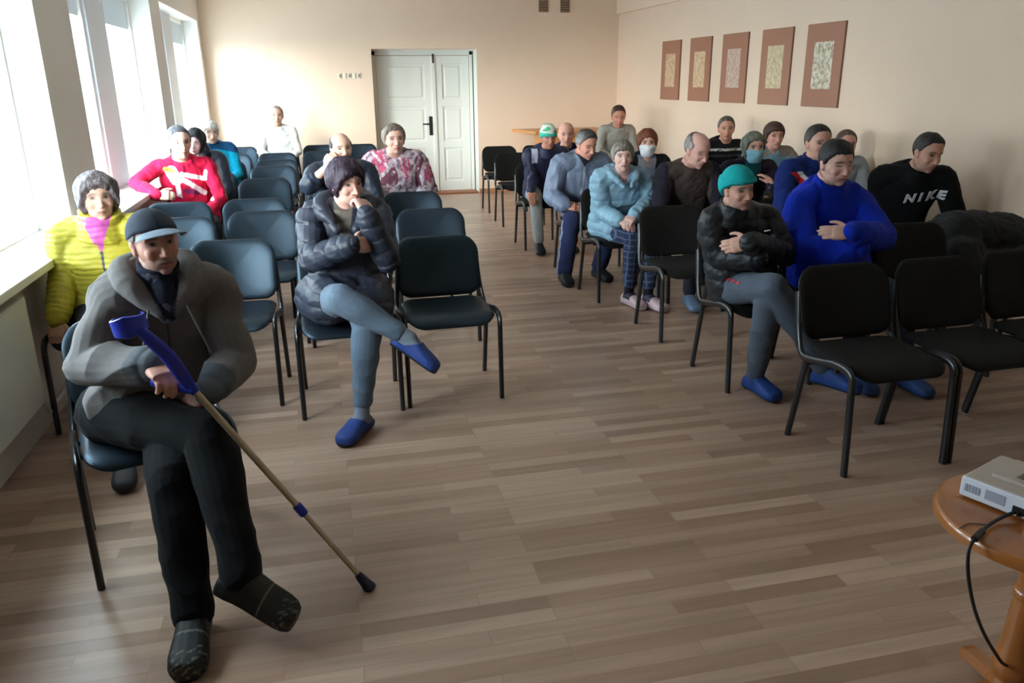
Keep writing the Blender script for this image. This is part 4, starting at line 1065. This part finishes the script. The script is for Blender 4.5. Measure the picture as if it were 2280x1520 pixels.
def shift(s, f=0., up=0., side=0.):
    d = s.F*f+V(0, 0, up)+s.X*side; s.pel = s.pel+d; s.spine[0] = s.pel; s.spine[1] = s.spine[1]+d*.7
    for k in (-1, 1): s.hip[k] = s.hip[k]+d
DK = (30, 32, 38)
# 3 -- man in red
s = mk('man_red', 'man in a red sweater with white pattern, elbow on the windowsill', 13, 400, 277, 356, 6.95, .25, hyaw=24, yaw=8, syaw=12, voxel=.0055, shoulder=.19, kw=1.05)
s.elb[-1] = at(302, 408, 6.86); s.wri[-1] = at(352, 436, 6.62); s.hd[-1] = V(.9, -.2, .05); s.palm[-1] = V(.1, .8, -.5); s.hk[-1] = dict(curl=.9)
s.elb[1] = at(492, 440, 6.95); s.wri[1] = at(462, 474, 6.75)
s.show()
def redp(P, C, s):
    x, y, z = loc(s, P); f = y > -.02; z = z+.02
    d = np.minimum.reduce([seg_dist(x, z, (-.01, -.10), (.16, -.145))-.018, seg_dist(x, z, (.16, -.145), (.175, -.09))-.014, seg_dist(x, z, (-.055, -.16), (-.035, -.37))-.02, seg_dist(x, z, (-.01, -.14), (.185, -.29))-.02, seg_dist(x, z, (-.085, -.075), (-.055, -.145))-.045])
    arm = np.abs(x) > .2
    C[(d < 0) & f & ~arm] = rgb(236, 228, 232)
    C[(seg_dist(x, z, (-.125, -.055), (-.08, -.07)) < .018) & f] = rgb(214, 150, 70)
    C[(seg_dist(x, z, (.01, -.24), (.10, -.26)) < .02) & f & (d > 0)] = rgb(120, 40, 90)
    a, b = s.sh[1], s.elb[1]; t = (P-a)@unit(b-a); o = P-a-np.outer(t, unit(b-a)); L_ = np.linalg.norm(b-a)
    C[(np.abs(o@s.SF) < .012) & (o@s.SX > .02) & (t > -.06) & (t < L_+.02)] = rgb(226, 214, 206)
    return C
s.body(SK, eyes='narrow', stubble=.15, brow=(80, 70, 66))
s.hair(SHORT, (78, 80, 88), .04, top=.055, rough=.2, grey=(150, 152, 158), seed=12)
s.top('sweater', (200, 26, 66), add=.02, paintf=redp, collar=(.015, .070), fold=.006, seed=31)
s.trousers((34, 36, 44), vox=.012); s.shoes(DK, vox=.01)
# 4 -- woman with long black hair
s = mk('woman_black_hair', 'long black haired woman in a dark jacket, half hidden behind the man in red', 17, 434, 280, 348, 8.0, .23, hyaw=-6, hpitch=10, hroll=-8, female=True, syaw=-8)
s.show()
s.body((212, 176, 168), eyes='shut')
s.hair([(0, .30), (25, .25), (45, .05), (60, -.30), (90, -.44), (180, -.46)], (18, 18, 26), .07, .10, rough=.2, seed=14)
B = Blob()
for k in (-1, 1):
    a = s.H.w((-k*.30, -.05, -.05)); B.chain([a, s.H.w((-k*.40, .0, -.40)), s.sh[k]*.45+s.nb*.55+s.SF*.10-V(0, 0, .02), s.sh[k]*.5+s.nb*.5+s.SF*.14-V(0, 0, .22)], [.035, .05, .045, .02], 12, 4)
B.chain([s.H.w((0, -.35, .0)), s.H.w((0, -.42, -.4)), s.nb-s.SF*.14-V(0, 0, .15)], [.06, .09, .05], 12, 4)
me = B.fuse(.006, 2); paint(me, rgb(18, 18, 26)); s.add('long_locks', me, M_hair)
def whitehood(P, C, s):
    x, y, z = loc(s, P); C[(z > -.10) & (np.abs(x) < .13) & (x > .02)] = rgb(216, 216, 220); return C
s.top('jacket', (26, 36, 50), add=.025, collar=(.05, .08), paintf=whitehood, material=M_nylon, arm=(.075, .07, .065, .058, .05))
s.trousers(DK, vox=.012); s.shoes(DK, vox=.01)
# 5 -- person in turquoise
s = mk('person_turquoise', 'white haired person in a turquoise and navy jacket by the far window', 20, 469, 266, 320, 9.35, .235, hyaw=18, hpitch=4)
s.show()
s.body(SK, eyes='narrow')
s.hair(PIXIE, (214, 208, 200), .05, rough=.2, seed=15)
def turq(P, C, s):
    x, y, z = loc(s, P); C[(z > -.055-.25*np.abs(x-.05))] = rgb(24, 70, 110); return C
s.top('jacket', (10, 150, 184), add=.022, paintf=turq, collar=(.04, .075), seed=33)
s.trousers(DK, vox=.012); s.shoes(DK, vox=.01)
# 6 -- man in white at the back wall
s = mk('man_white', 'man in a white sweater sitting upright against the back wall', 26, 616, 231, 281, 11.48, .255, hyaw=4, kw=1.08)
s.show()
s.body(SK2, eyes='narrow', stubble=.2)
s.hair(SHORT, (140, 132, 126), .03, rough=.15, grey=(190, 186, 182))
s.top('sweater', (216, 218, 216), add=.022, fold=.007, seed=35, collar=(.012, .07))
s.trousers((60, 64, 72), vox=.012); s.shoes(DK, vox=.01)
# 8 -- balding man
s = mk('man_balding', 'balding smiling man in a dark jacket with a turquoise collar, chin on hand', 11, 760, 294, 364, 6.15, .225, hyaw=15, hroll=4, hpitch=0, voxel=.006, kw=1.08)
s.elb[-1] = at(688, 412, 6.0); s.wri[-1] = at(728, 372, 5.93); s.hd[-1] = V(.4, .1, .8); s.palm[-1] = V(.6, .6, 0); s.hk[-1] = dict(curl=.8)
s.show()
s.body((208, 168, 150), eyes='narrow', brow=(86, 74, 68), lips=(160, 96, 88))
s.hair(RECED, (60, 54, 52), .03, bald=(.12, .48, .36), rough=.15, seed=16)
def tcol(P, C, s):
    x, y, z = loc(s, P); C[(z > -.035) & (np.abs(x) < .10) & (x < .02)] = rgb(36, 196, 206); return C
s.top('jacket', (30, 40, 56), add=.03, collar=(.055, .082), paintf=tcol, material=M_nylon, sleeve=.35, arm=(.08, .076, .07, .064, .054), fold=.007, seed=36)
s.trousers(DK, vox=.012); s.shoes(DK, vox=.01)
# 9 -- woman in patterned blouse
s = mk('woman_blouse', 'smiling stout woman in a pink and grey patterned blouse beside the white door', 16, 878, 270, 346, 7.05, .245, hyaw=8, female=True, kw=1.35, kd=1.35, voxel=.006, shoulder=.20, wide=1.04)
s.elb = {-1: at(818, 415, 7.1), 1: at(955, 425, 7.1)}; s.wri = {-1: at(845, 460, 6.85), 1: at(920, 460, 6.85)}
s.show()
s.body((212, 168, 150), eyes='narrow', lips=(178, 96, 96))
s.hair([(0, .32), (35, .30), (55, .18), (72, .02), (86, -.16), (120, -.30), (180, -.42)], (112, 100, 90), .05, .08, rough=.2, grey=(150, 136, 122), seed=17)
def blous(P, C, s):
    x, y, z = loc(s, P); n = vnoise(P, 15, 41, 2); n2 = vnoise(P, 24, 42, 2); q = vnoise(P, 5, 43, 1)
    C[:] = rgb(176, 160, 168); C[n > .18] = rgb(122, 104, 116); C[n2 > .35] = rgb(206, 190, 196); C[(q > .3) & (n2 < .2)] = rgb(184, 84, 112)
    C[(q < -.35) & (n < .3)] = rgb(104, 62, 74); C[(z < -.30) & (n < .25)] = rgb(196, 188, 196); return C
s.top('blouse', (176, 160, 168), add=.022, paintf=blous, arm=(.086, .086, .084, .07, .055), belly=.05, fold=.006, vox=.006, seed=37)
s.trousers((50, 48, 56), vox=.012); s.shoes(DK, vox=.01)
# ------------------------------------------------------------------ right hand block
def hoodring(B, s):
    c = s.nb+V(0, 0, -.012)
    B.chain([c+s.SX*.03+s.SF*.115-V(0, 0, .085), c+s.SX*.098+s.SF*.045-V(0, 0, .008), c+s.SX*.085-s.SF*.07+V(0, 0, .025), c-s.SF*.11+V(0, 0, .02), c-s.SX*.085-s.SF*.07+V(0, 0, .025), c-s.SX*.098+s.SF*.045-V(0, 0, .008), c-s.SX*.03+s.SF*.115-V(0, 0, .085)], [.014, .026, .033, .040, .033, .026, .014], 14, 4)
# 22 -- young man in blue
s = mk('man_blue', 'young dark haired man in a bright blue fleece, arms folded', 33, 1862, 312, 412, 3.9, .232, hyaw=2, hpitch=8, voxel=.0046, shoulder=.195, kw=1.18, kd=1.2, wide=1.06)
s.sh[-1] = s.sh[-1]+V(.03, 0, -.055); s.sh[1] = s.sh[1]+V(-.01, 0, -.035)
s.elb = {-1: at(1788, 560, 3.78), 1: at(1962, 528, 3.76)}; s.wri = {-1: at(1915, 556, 3.58), 1: at(1893, 520, 3.56)}
s.hd = {-1: V(.6, .75, .1), 1: unit(at(1840, 516, 3.60)-at(1893, 520, 3.56))}; s.palm = {-1: V(0, 1, 0), 1: V(0, .9, -.4)}; s.hk = {-1: dict(curl=.4), 1: dict(curl=.25, thumb=.5)}
s.ank = {-1: V(2.80, 3.60, .082), 1: V(3.05, 3.50, .082)}; s.toe = {-1: V(0, -1, 0), 1: V(.1, -1, 0)}
s.show()
s.body((208, 164, 148), eyes='shut', brow=(48, 40, 38), lips=(168, 96, 96), stubble=.12, blush=.4)
s.hair([(0, .29), (35, .28), (55, .18), (72, .06), (88, -.10), (105, .02), (135, -.18), (180, -.32)], (34, 30, 32), .035, top=.065, rough=.2, irr=.008, seed=18)
s.top('fleece', (14, 42, 164), add=.02, arm=(.080, .082, .078, .066, .052), collar=(.045, .080), fold=.012, ffreq=4, seed=41, belly=.03, hem=[(s.pel+V(0, 0, .10)-s.X*.1, s.pel+V(0, 0, .10)+s.X*.1, .15, .15)])
s.trousers((40, 44, 54), vox=.009); s.shoes((36, 66, 120), (30, 34, 44), vox=.008, add=.009, name='shoe')
# 23 -- man in teal beanie
s = mk('man_beanie', 'man in a teal beanie and black padded jacket, arms and legs crossed', 32, 1644, 374, 464, 3.78, .212, hyaw=10, hpitch=5, hroll=4, voxel=.0046, shoulder=.165, kw=1.0, kd=1.0)
shift(s, .10, side=-.075)
for k in (-1, 1): s.sh[k] = s.sh[k]+V(.035, 0, -.01)
s.elb = {-1: at(1603, 572, 3.82), 1: at(1748, 566, 3.82)}; s.wri = {-1: at(1690, 575, 3.62), 1: at(1668, 540, 3.60)}
s.hd = {-1: V(.5, .8, .0), 1: V(-.75, .6, -.25)}; s.palm = {-1: V(0, 1, 0), 1: V(0, .9, -.3)}; s.hk = {-1: dict(curl=.4), 1: dict(curl=.3)}
s.knee = {-1: at(1722, 640, 3.48), 1: at(1712, 672, 3.52)}; s.ank = {-1: at(1838, 826, 3.42), 1: V(2.225, 3.66, .082)}
s.toe = {-1: V(.45, -.8, -.15), 1: V(.15, -1, 0)}
s.show()
s.body((202, 154, 134), eyes='narrow', stubble=.35, brow=(60, 48, 42), lips=(160, 92, 86))
s.hair(SHORT, (52, 44, 40), .015, rough=.2)
me = headshell(s.H, lambda p, az: .07+.035*(p[:, 2] < .26)+.02*sstep(p[:, 2], .3, .5), hair_mask([(0, .20), (60, .16), (90, .06), (130, -.12), (180, -.22)], .02), rough=.02)
P = s.H.l(mv(me)); paint(me, rgb(26, 158, 158)); s.add('beanie', me, M_cloth)
s.top('padded_jacket', (28, 30, 34), add=.02, arm=(.070, .072, .068, .062, .052), collar=(.055, .080), quilt=(.085, .006), material=M_nylon, fold=.005, seed=43, hem=[(s.pel+V(0, 0, .09)-s.X*.09, s.pel+V(0, 0, .09)+s.X*.09, .108, .108)])
lo = MB(); a = s.nb+s.SX*.10+s.SF*.168-V(0, 0, .10); lo.tube([Vector(a-s.base), Vector(a+s.SX*.03+V(0, 0, .004)-s.base)], .004, n=8); lo.build('chest_mark', mat('white_print', (214, 214, 214), .6, .02, 10), s.root)
tr_ = s.trousers((84, 92, 104), fold=.007, seed=8, vox=.006, to=.92, r=(.09, .084, .07, .068, .058, .05))
bt_ = BVHTree.FromPolygons([Vector(v) for v in mv(tr_.data)], [tuple(p.vertices) for p in tr_.data.polygons])
lg = MB()
for i in range(3):
    h_ = None
    for dx_ in range(0, 60, 3):
        h_, n_, q_, d_ = bt_.ray_cast(Vector(V(0, 0, CAM_H)-s.base), Vector(unit(ray(1622+i*11+dx_, 622+i*4))))
        if h_ is not None: break
    if h_ is None: continue
    q = n_.to_track_quat('Z', 'X').to_matrix().to_4x4()
    lg.box((-.010, -.011, -.002), (.010, .011, .0035), .001, M=Matrix.Translation(h_) @ q)
lg.build('leg_mark', mat('red_print', (206, 44, 54), .6, .04, 10), s.root)
s.shoes((28, 62, 128), (24, 30, 50), add=.009, vox=.005, name='shoe')
# 24 -- man in lettered hoodie
s = mk('man_hoodie', 'man in a black hoodie with white lettering leaning forward by the right wall', 38, 2066, 294, 384, 4.62, .245, hyaw=2, hpitch=14, hroll=-6, voxel=.005, shoulder=.20, kw=1.15, kd=1.1, yaw=-6, syaw=-26)
shift(s, .05)
s.elb = {-1: at(1958, 480, 4.98), 1: at(2126, 480, 4.62)}; s.wri = {-1: at(2000, 560, 4.62), 1: at(2090, 570, 4.42)}
s.show()
s.body((190, 142, 122), eyes='narrow', stubble=.3, brow=(56, 46, 42))
s.hair(SHORT, (38, 35, 35), .03, top=.05, rough=.15, grey=(72, 68, 66), seed=19)
tp = s.top('hooded_sweatshirt', (16, 17, 18), add=.022, arm=(.08, .078, .074, .064, .052), collar=(.04, .082), fold=.002, seed=44, belly=.03)
# lettering lies on the chest of the hoodie
M_let = mat('white_lettering', (206, 208, 212), .6, .03, 12)
bvh = BVHTree.FromPolygons([Vector(v) for v in mv(tp.data)], [tuple(p.vertices) for p in tp.data.polygons])
def chest_text(chars, s, p0, u, up, size, name):
    n = np.cross(u, up); n = n if np.dot(n, s.SF) > 0 else -n
    for ch, off in chars:
        cu = bpy.data.curves.new('letter', 'FONT'); cu.body = ch; cu.size = size; cu.align_x = 'CENTER'; cu.shear = .2; cu.offset = .005; cu.resolution_u = 3
        o = bpy.data.objects.new('letter', cu); COL.objects.link(o); dg = bpy.context.evaluated_depsgraph_get(); dg.update()
        me = bpy.data.meshes.new_from_object(o.evaluated_get(dg)); bpy.data.objects.remove(o)
        bm = bmesh.new(); bm.from_mesh(me); bmesh.ops.triangulate(bm, faces=bm.faces)
        for _ in range(5):
            le = [e for e in bm.edges if e.calc_length() > size*.11]
            if not le: break
            bmesh.ops.subdivide_edges(bm, edges=le, cuts=1); bmesh.ops.triangulate(bm, faces=bm.faces)
        for v in bm.verts:
            w_ = p0+u*(off+v.co.x)+up*v.co.y-s.base
            h, nn, i_, d_ = bvh.ray_cast(Vector(w_+n*.6), Vector(-n))
            v.co = (h-Vector(n)*-.011) if h is not None else Vector(w_)
        r = bmesh.ops.extrude_face_region(bm, geom=bm.faces[:])
        for v in [g for g in r['geom'] if isinstance(g, bmesh.types.BMVert)]: v.co -= Vector(n)*.003
        bm.to_mesh(me); bm.free(); link(name, me, M_let, tp, smooth=False)
h0_, _n, _q, _d = bvh.ray_cast(Vector(V(0, 0, CAM_H)-s.base), Vector(unit(ray(2022, 449))))
p0_ = np.array(h0_)+s.base; uu = unit(s.SX+V(0, 0, .10)); up_ = V(0, 0, 1)-.25*s.SF*-1; up_ = unit(up_-uu*np.dot(up_, uu))
chest_text([('N', .0), ('I', .068), ('K', .138), ('E', .202)], s, p0_, uu, up_, .088, 'letter')
s.trousers(DK, vox=.01); s.shoes(DK, vox=.01)
# 20 -- man in navy with the patch
s = mk('man_navy', 'man in a navy track top with a red and white chest patch', 37, 1822, 281, 352, 4.95, .235, hyaw=-2, hpitch=2, voxel=.006, shoulder=.19, kw=1.1, syaw=6)
s.show()
s.body((196, 150, 130), eyes='narrow', brow=(60, 50, 44))
s.hair(SHORT, (46, 40, 37), .028, top=.04, rough=.15, grey=(88, 80, 74), seed=20)
def navp(P, C, s):
    x, y, z = loc(s, P); f = y > .02
    q = (x+.125)+.12*np.sin((z+.10)*9)
    C[f & (z < -.07) & (z > -.25) & (q > -.065) & (q < -.01)] = rgb(196, 36, 46); C[f & (z < -.07) & (z > -.25) & (q > -.01) & (q < .03)] = rgb(222, 222, 226); return C
s.top('track_jacket', (22, 38, 96), add=.022, arm=(.076, .074, .068, .06, .05), collar=(.05, .08), paintf=navp, fold=.006, seed=45)
s.trousers(DK, vox=.012); s.shoes(DK, vox=.01)
# 21 -- person in grey behind the blue fleece
s = mk('person_grey', 'person in a pale grey sweater by the right wall, half hidden by the blue fleece', 42, 1884, 290, 350, 5.85, .225, hyaw=-16)
s.show()
s.body((186, 136, 120), eyes='narrow')
s.hair(SHORT, (86, 72, 64), .035, rough=.15, seed=21)
s.top('sweater', (140, 146, 150), add=.02, fold=.005, seed=46)
s.trousers(DK, vox=.012); s.shoes(DK, vox=.01)
# 16 -- man in brown vest
s = mk('man_vest', 'balding grey haired man in a brown knitted vest looking down', 40, 1553, 292, 374, 5.45, .245, hyaw=18, hpitch=20, voxel=.006, kw=1.08, shoulder=.19)
s.show()
s.body((198, 154, 142), eyes='shut', brow=(110, 98, 92))
s.hair(RECED, (108, 100, 98), .035, bald=(.18, .47, .36), rough=.15, grey=(150, 142, 138), seed=22)
def vest(P, C, s):
    x, y, z = loc(s, P); C[np.abs(x) > .175] = rgb(40, 36, 48); return C
s.top('knitted_vest', (72, 62, 58), add=.022, arm=(.072, .07, .064, .058, .05), paintf=vest, fold=.005, seed=47, collar=(.02, .072))
s.trousers((44, 44, 52), vox=.01); s.shoes((92, 112, 136), (60, 70, 86), vox=.008)
# 18 -- woman in blue face mask
def facemask(s, col):
    def mf(p, az, sg): return sstep(p[:, 2], -.50, -.44)*sstep(-p[:, 2], .03, .07)*sstep(-az, -1.15, -1.0)
    me = headshell(s.H, lambda p, az: .075+.10*np.exp(-(p[:, 0]/.12)**2-((p[:, 2]+.12)/.12)**2), mf, rough=.0, sink=.05); paint(me, rgb(*col)); m_ = s.add('face_mask', me, M_cloth); return m_
s = mk('woman_mask', 'grey green haired woman in a blue face mask and dark jacket', 41, 1678, 292, 362, 5.8, .228, hyaw=-7, hpitch=0, female=True, voxel=.006, kw=1.05)
s.elb[1] = at(1728, 430, 5.75); s.wri[1] = at(1722, 412, 5.5); s.hd[1] = V(-.6, 0, .6)
s.show()
s.body((206, 158, 140), eyes='open')
s.hair([(0, .28), (30, .24), (50, .12), (68, -.20), (84, -.36), (130, -.42), (180, -.44)], (104, 106, 92), .06, .09, rough=.2, seed=23)
facemask(s, (130, 182, 198))
def scarf(P, C, s):
    x, y, z = loc(s, P); C[(z > -.10) & (np.abs(x) < .07) & (y > 0)] = rgb(22, 78, 92); n = vnoise(P, 22, 5); C[(n > .62) & (z < -.1)] = rgb(90, 84, 96); return C
s.top('jacket', (34, 28, 42), add=.022, paintf=scarf, collar=(.05, .078), seed=48, arm=(.07, .068, .062, .056, .048))
s.trousers(DK, vox=.012); s.shoes(DK, vox=.01)
# 17 -- man in striped sweater
s = mk('man_stripe', 'man in a black sweater with white stripes against the right wall', 48, 1617, 257, 313, 7.65, .235, hyaw=-20, kw=1.08, shoulder=.19)
s.show()
s.body((190, 138, 116), eyes='narrow')
s.hair(SHORT, (84, 76, 70), .035, top=.05, rough=.15, grey=(120, 112, 106), seed=24)
def strp(P, C, s):
    x, y, z = loc(s, P); n = vnoise(P, 30, 6); C[(np.abs(z+.09) < .014) & (n > -.4)] = rgb(206, 204, 202); C[(np.abs(z+.27) < .016) & (n > -.3)] = rgb(206, 204, 202); C[np.abs(z+.15) < .012] = rgb(60, 60, 66); return C
s.top('sweater', (24, 24, 30), add=.022, paintf=strp, collar=(.012, .07), seed=49)
s.trousers(DK, vox=.012); s.shoes(DK, vox=.01)
# 19 -- brown haired woman in pale blue
s = mk('woman_pale_blue', 'short brown haired woman in a pale blue top against the right wall', 45, 1724, 270, 332, 6.52, .226, hyaw=-7, female=True, kw=1.12, kd=1.15, shoulder=.18)
s.elb[1] = at(1772, 385, 6.45)
s.show()
s.body((204, 150, 132), eyes='narrow')
s.hair(PIXIE, (74, 50, 42), .07, .08, rough=.2, seed=25)
def pal(P, C, s):
    x, y, z = loc(s, P); C[(z > -.07) & (np.abs(x) > .05)] = rgb(132, 124, 116); return C
s.top('blouse', (118, 158, 176), add=.02, paintf=pal, arm=(.08, .078, .072, .06, .05), seed=50)
s.trousers(DK, vox=.012); s.shoes(DK, vox=.01)
# 13 -- woman in light blue quilted coat
s = mk('woman_light_blue', 'short grey haired woman in a light blue quilted coat, hands in her lap', 39, 1387, 313, 380, 5.62, .216, hyaw=-12, hpitch=-2, female=True, voxel=.005, kw=1.08, kd=1.1, shoulder=.17)
s.elb = {-1: at(1343, 472, 5.70), 1: at(1452, 446, 5.68)}; s.wri = {-1: at(1378, 492, 5.46), 1: at(1412, 480, 5.44)}
s.hd = {-1: V(.5, -.7, -.1), 1: V(-.6, -.5, -.25)}; s.palm = {-1: V(.2, .1, -1), 1: V(-.1, .1, -1)}; s.hk = {-1: dict(curl=.6), 1: dict(curl=.6)}
s.knee = {-1: V(2.20, 5.46, .53), 1: V(2.36, 5.48, .53)}; s.ank = {-1: V(2.205, 5.50, .082), 1: V(2.32, 5.40, .082)}; s.toe = {-1: V(.25, -1, 0), 1: V(.35, -1, 0)}
s.show()
s.body((210, 170, 158), eyes='open', brow=(110, 100, 94), lips=(170, 110, 108))
s.hair(PIXIE, (116, 108, 98), .06, .07, rough=.25, grey=(150, 142, 134), seed=26)
s.top('quilted_coat', (128, 164, 184), add=.026, arm=(.076, .074, .068, .06, .05), quilt=(.065, .006), vox=.0055, material=M_nylon, fold=.006, seed=51, t0=-.04, extra=lambda B: hoodring(B, s), paintf=vneck((176, 116, 126), .05, .10, .05),
      hem=[(s.pel+V(0, 0, .07)-s.X*.08, lerp(s.hip[-1], s.knee[-1], .45), .14, .105), (s.pel+V(0, 0, .07)+s.X*.08, lerp(s.hip[1], s.knee[1], .45), .14, .105)])
def plaid(P, C, s):
    C[(np.abs(((P[:, 2]*22) % 1)-.5) < .08)] = rgb(86, 98, 122); C[(np.abs(((P[:, 0]*22) % 1)-.5) < .08)] = rgb(86, 98, 122); return C
s.trousers((44, 52, 76), vox=.006, paintf=plaid, to=.80, r=(.09, .082, .066, .062, .055, .05))
for k in (-1, 1): s.socks((34, 34, 42), k, .3)
def sneak(P, C, s, k):
    d = unit(s.toe[k]); t = (P-s.ank[k])@d; h = P[:, 2]; C[(t > -.02) & (t < .07) & (h > .06)] = rgb(52, 48, 60); return C
s.shoes((206, 178, 184), (226, 222, 224), vox=.005, paintf=sneak, name='sneaker')
# 12 -- man in grey blue jacket
s = mk('man_grey_jacket', 'grey haired man in a grey blue jacket and navy trousers, looking down', 43, 1306, 289, 352, 6.52, .232, hyaw=20, hpitch=18, voxel=.0055, kw=1.12, kd=1.1, shoulder=.195)
s.elb = {-1: at(1228, 436, 6.62), 1: at(1336, 436, 6.6)}; s.wri = {-1: at(1258, 458, 6.36), 1: at(1312, 458, 6.36)}
s.hd = {-1: V(.8, -.3, -.1), 1: V(-.8, -.3, -.1)}; s.palm = {-1: V(.1, .6, -.7), 1: V(-.1, .6, -.7)}; s.hk = {-1: dict(curl=.8), 1: dict(curl=.8)}
s.knee = {-1: V(1.99, 6.30, .53), 1: V(2.36, 6.30, .53)}; s.ank = {-1: V(1.93, 6.30, .085), 1: V(2.26, 6.36, .085)}; s.toe = {-1: V(-.05, -1, 0), 1: V(.2, -1, 0)}
s.show()
s.body((196, 140, 122), eyes='shut', brow=(70, 62, 56), stubble=.2)
s.hair(SHORT, (60, 60, 58), .045, top=.06, rough=.18, grey=(140, 140, 138), seed=27)
s.top('winter_jacket', (94, 106, 128), add=.03, arm=(.086, .084, .078, .068, .056), collar=(.055, .084), fold=.009, ffreq=5, material=M_nylon, seed=52, paintf=both(vneck((30, 32, 44), .05, .08, .06), zipper((150, 156, 168), .0, .010, -.55, -.08)),
      hem=[(s.pel+V(0, 0, .07)-s.X*.09, s.pel+V(0, 0, .07)+s.X*.09, .15, .15)])
def sidestripe(P, C, s):
    a, b = s.knee[-1], s.ank[-1]; t = (P-a)@unit(b-a); o = P-a-np.outer(t, unit(b-a)); C[(o[:, 0] < -.035) & (np.abs(o[:, 1]) < .02) & (t > 0)] = rgb(120, 132, 156); return C
s.trousers((38, 46, 78), vox=.006, fold=.006, seed=53, r=(.10, .09, .078, .076, .07, .066), to=.95, paintf=sidestripe); s.shoes((26, 28, 32), vox=.006, add=.01)
# 15 -- red haired woman in a white mask
s = mk('woman_white_mask', 'red haired woman in a white face mask and black cardigan', 44, 1441, 287, 346, 6.85, .235, hyaw=-14, female=True, voxel=.006, syaw=-4)
s.wri[-1] = at(1462, 428, 6.5); s.show()
s.body((206, 160, 138), eyes='open', iris=(40, 26, 24))
s.hair([(0, .25), (26, .20), (46, .08), (66, -.20), (84, -.40), (130, -.46), (180, -.46)], (110, 58, 36), .06, .10, rough=.18, seed=28)
facemask(s, (216, 218, 222))
def card(P, C, s):
    x, y, z = loc(s, P); m = (np.abs(x) > .085) | (y < 0); C[m] = rgb(28, 30, 30); C[~m & (z < -.02) & (z > -.10)] = rgb(140, 142, 150); return C
s.top('cardigan', (112, 126, 148), add=.022, paintf=card, seed=54)
s.trousers((40, 44, 60), vox=.012); s.shoes(DK, vox=.01)
# 10 -- person in green and white cap
s = mk('person_cap', 'person in a green and white knit hat, navy jacket and light grey trousers', 46, 1221, 276, 332, 7.65, .218, hyaw=2, hpitch=6, kw=1.02)
s.elb[-1] = at(1186, 396, 7.7); s.wri[-1] = at(1182, 424, 7.48); s.hd[-1] = V(0, -.5, -.7)
s.knee[-1] = at(1192, 440, 7.55); s.show()
s.body((176, 122, 102), eyes='narrow')
s.hair(SHORT, (50, 42, 40), .02, rough=.15)
me = headshell(s.H, lambda p, az: .06+.05*sstep(p[:, 2], .3, .5), hair_mask([(0, .10), (60, .07), (90, -.02), (180, -.16)], .02), rough=.0)
P = s.H.l(mv(me)); C = np.tile(rgb(206, 216, 200), (len(P), 1)); C[(vnoise(P, 2.6, 8) > .25)] = rgb(84, 168, 132); C[P[:, 2] < .24] = rgb(60, 172, 150); paint(me, C); s.add('knit_hat', me, M_cloth)
def capj(P, C, s):
    x, y, z = loc(s, P); C[(x < -.10) & (x > -.16) & (z > -.14) & (z < .0) & (y > -.06)] = rgb(170, 172, 190); return C
s.top('jacket', (30, 32, 62), add=.024, paintf=capj, collar=(.04, .078), seed=55, material=M_nylon)
s.trousers((150, 154, 154), vox=.009); s.shoes(DK, vox=.01)
# 11 -- bald man
s = mk('man_bald', 'bald man in a navy sweater behind the green and white hat', 47, 1261, 268, 328, 8.22, .25, hyaw=-12, kw=1.08)
s.show()
s.body((206, 154, 134), eyes='narrow', brow=(120, 100, 90))
s.top('sweater', (30, 32, 70), add=.022, collar=(.02, .074), seed=56)
s.trousers(DK, vox=.012); s.shoes(DK, vox=.01)
# 14 -- man in grey sweater in the corner
s = mk('man_corner', 'short haired man in a grey sweater in the far corner beside the wooden desk', 52, 1377, 231, 284, 10.25, .265, hyaw=-10, hpitch=14, kw=1.05, shoulder=.20)
s.show()
s.body((190, 132, 112), eyes='shut')
s.hair(SHORT, (66, 44, 36), .03, top=.05, rough=.15, grey=(120, 100, 90), seed=29)
s.top('sweater', (150, 148, 140), add=.022, fold=.007, seed=57, collar=(.015, .07))
s.trousers(DK, vox=.012); s.shoes(DK, vox=.01)

# ------------------------------------------------------------------ dark coat lying over the chair back by the right wall
B = Blob(); o = np.array([4.02, 3.98, 0])
cx_ = lambda x, y, z: o+V(x, y, z)
B.ell(cx_(-.06, .22, .705), (.29, .19, .14)); B.ell(cx_(.15, .21, .68), (.22, .19, .14)); B.ell(cx_(-.20, .10, .60), (.15, .15, .12)); B.ell(cx_(0, .02, .55), (.24, .20, .08)); B.ell(cx_(.26, .02, .55), (.16, .18, .11)); B.chain([cx_(-.3, .12, .60), cx_(-.2, -.05, .54), cx_(.02, -.14, .52)], [.07, .07, .06])
me = B.fuse(.009, 4); folds(me, .012, 3.2, 61); folds(me, .006, 9., 62); paint(me, rgb(42, 43, 45))
co = link('dark_coat', me, M_cloth, None, smooth='all'); tag(co, 'dark grey coat heaped over a chair back by the right wall', 'coat')
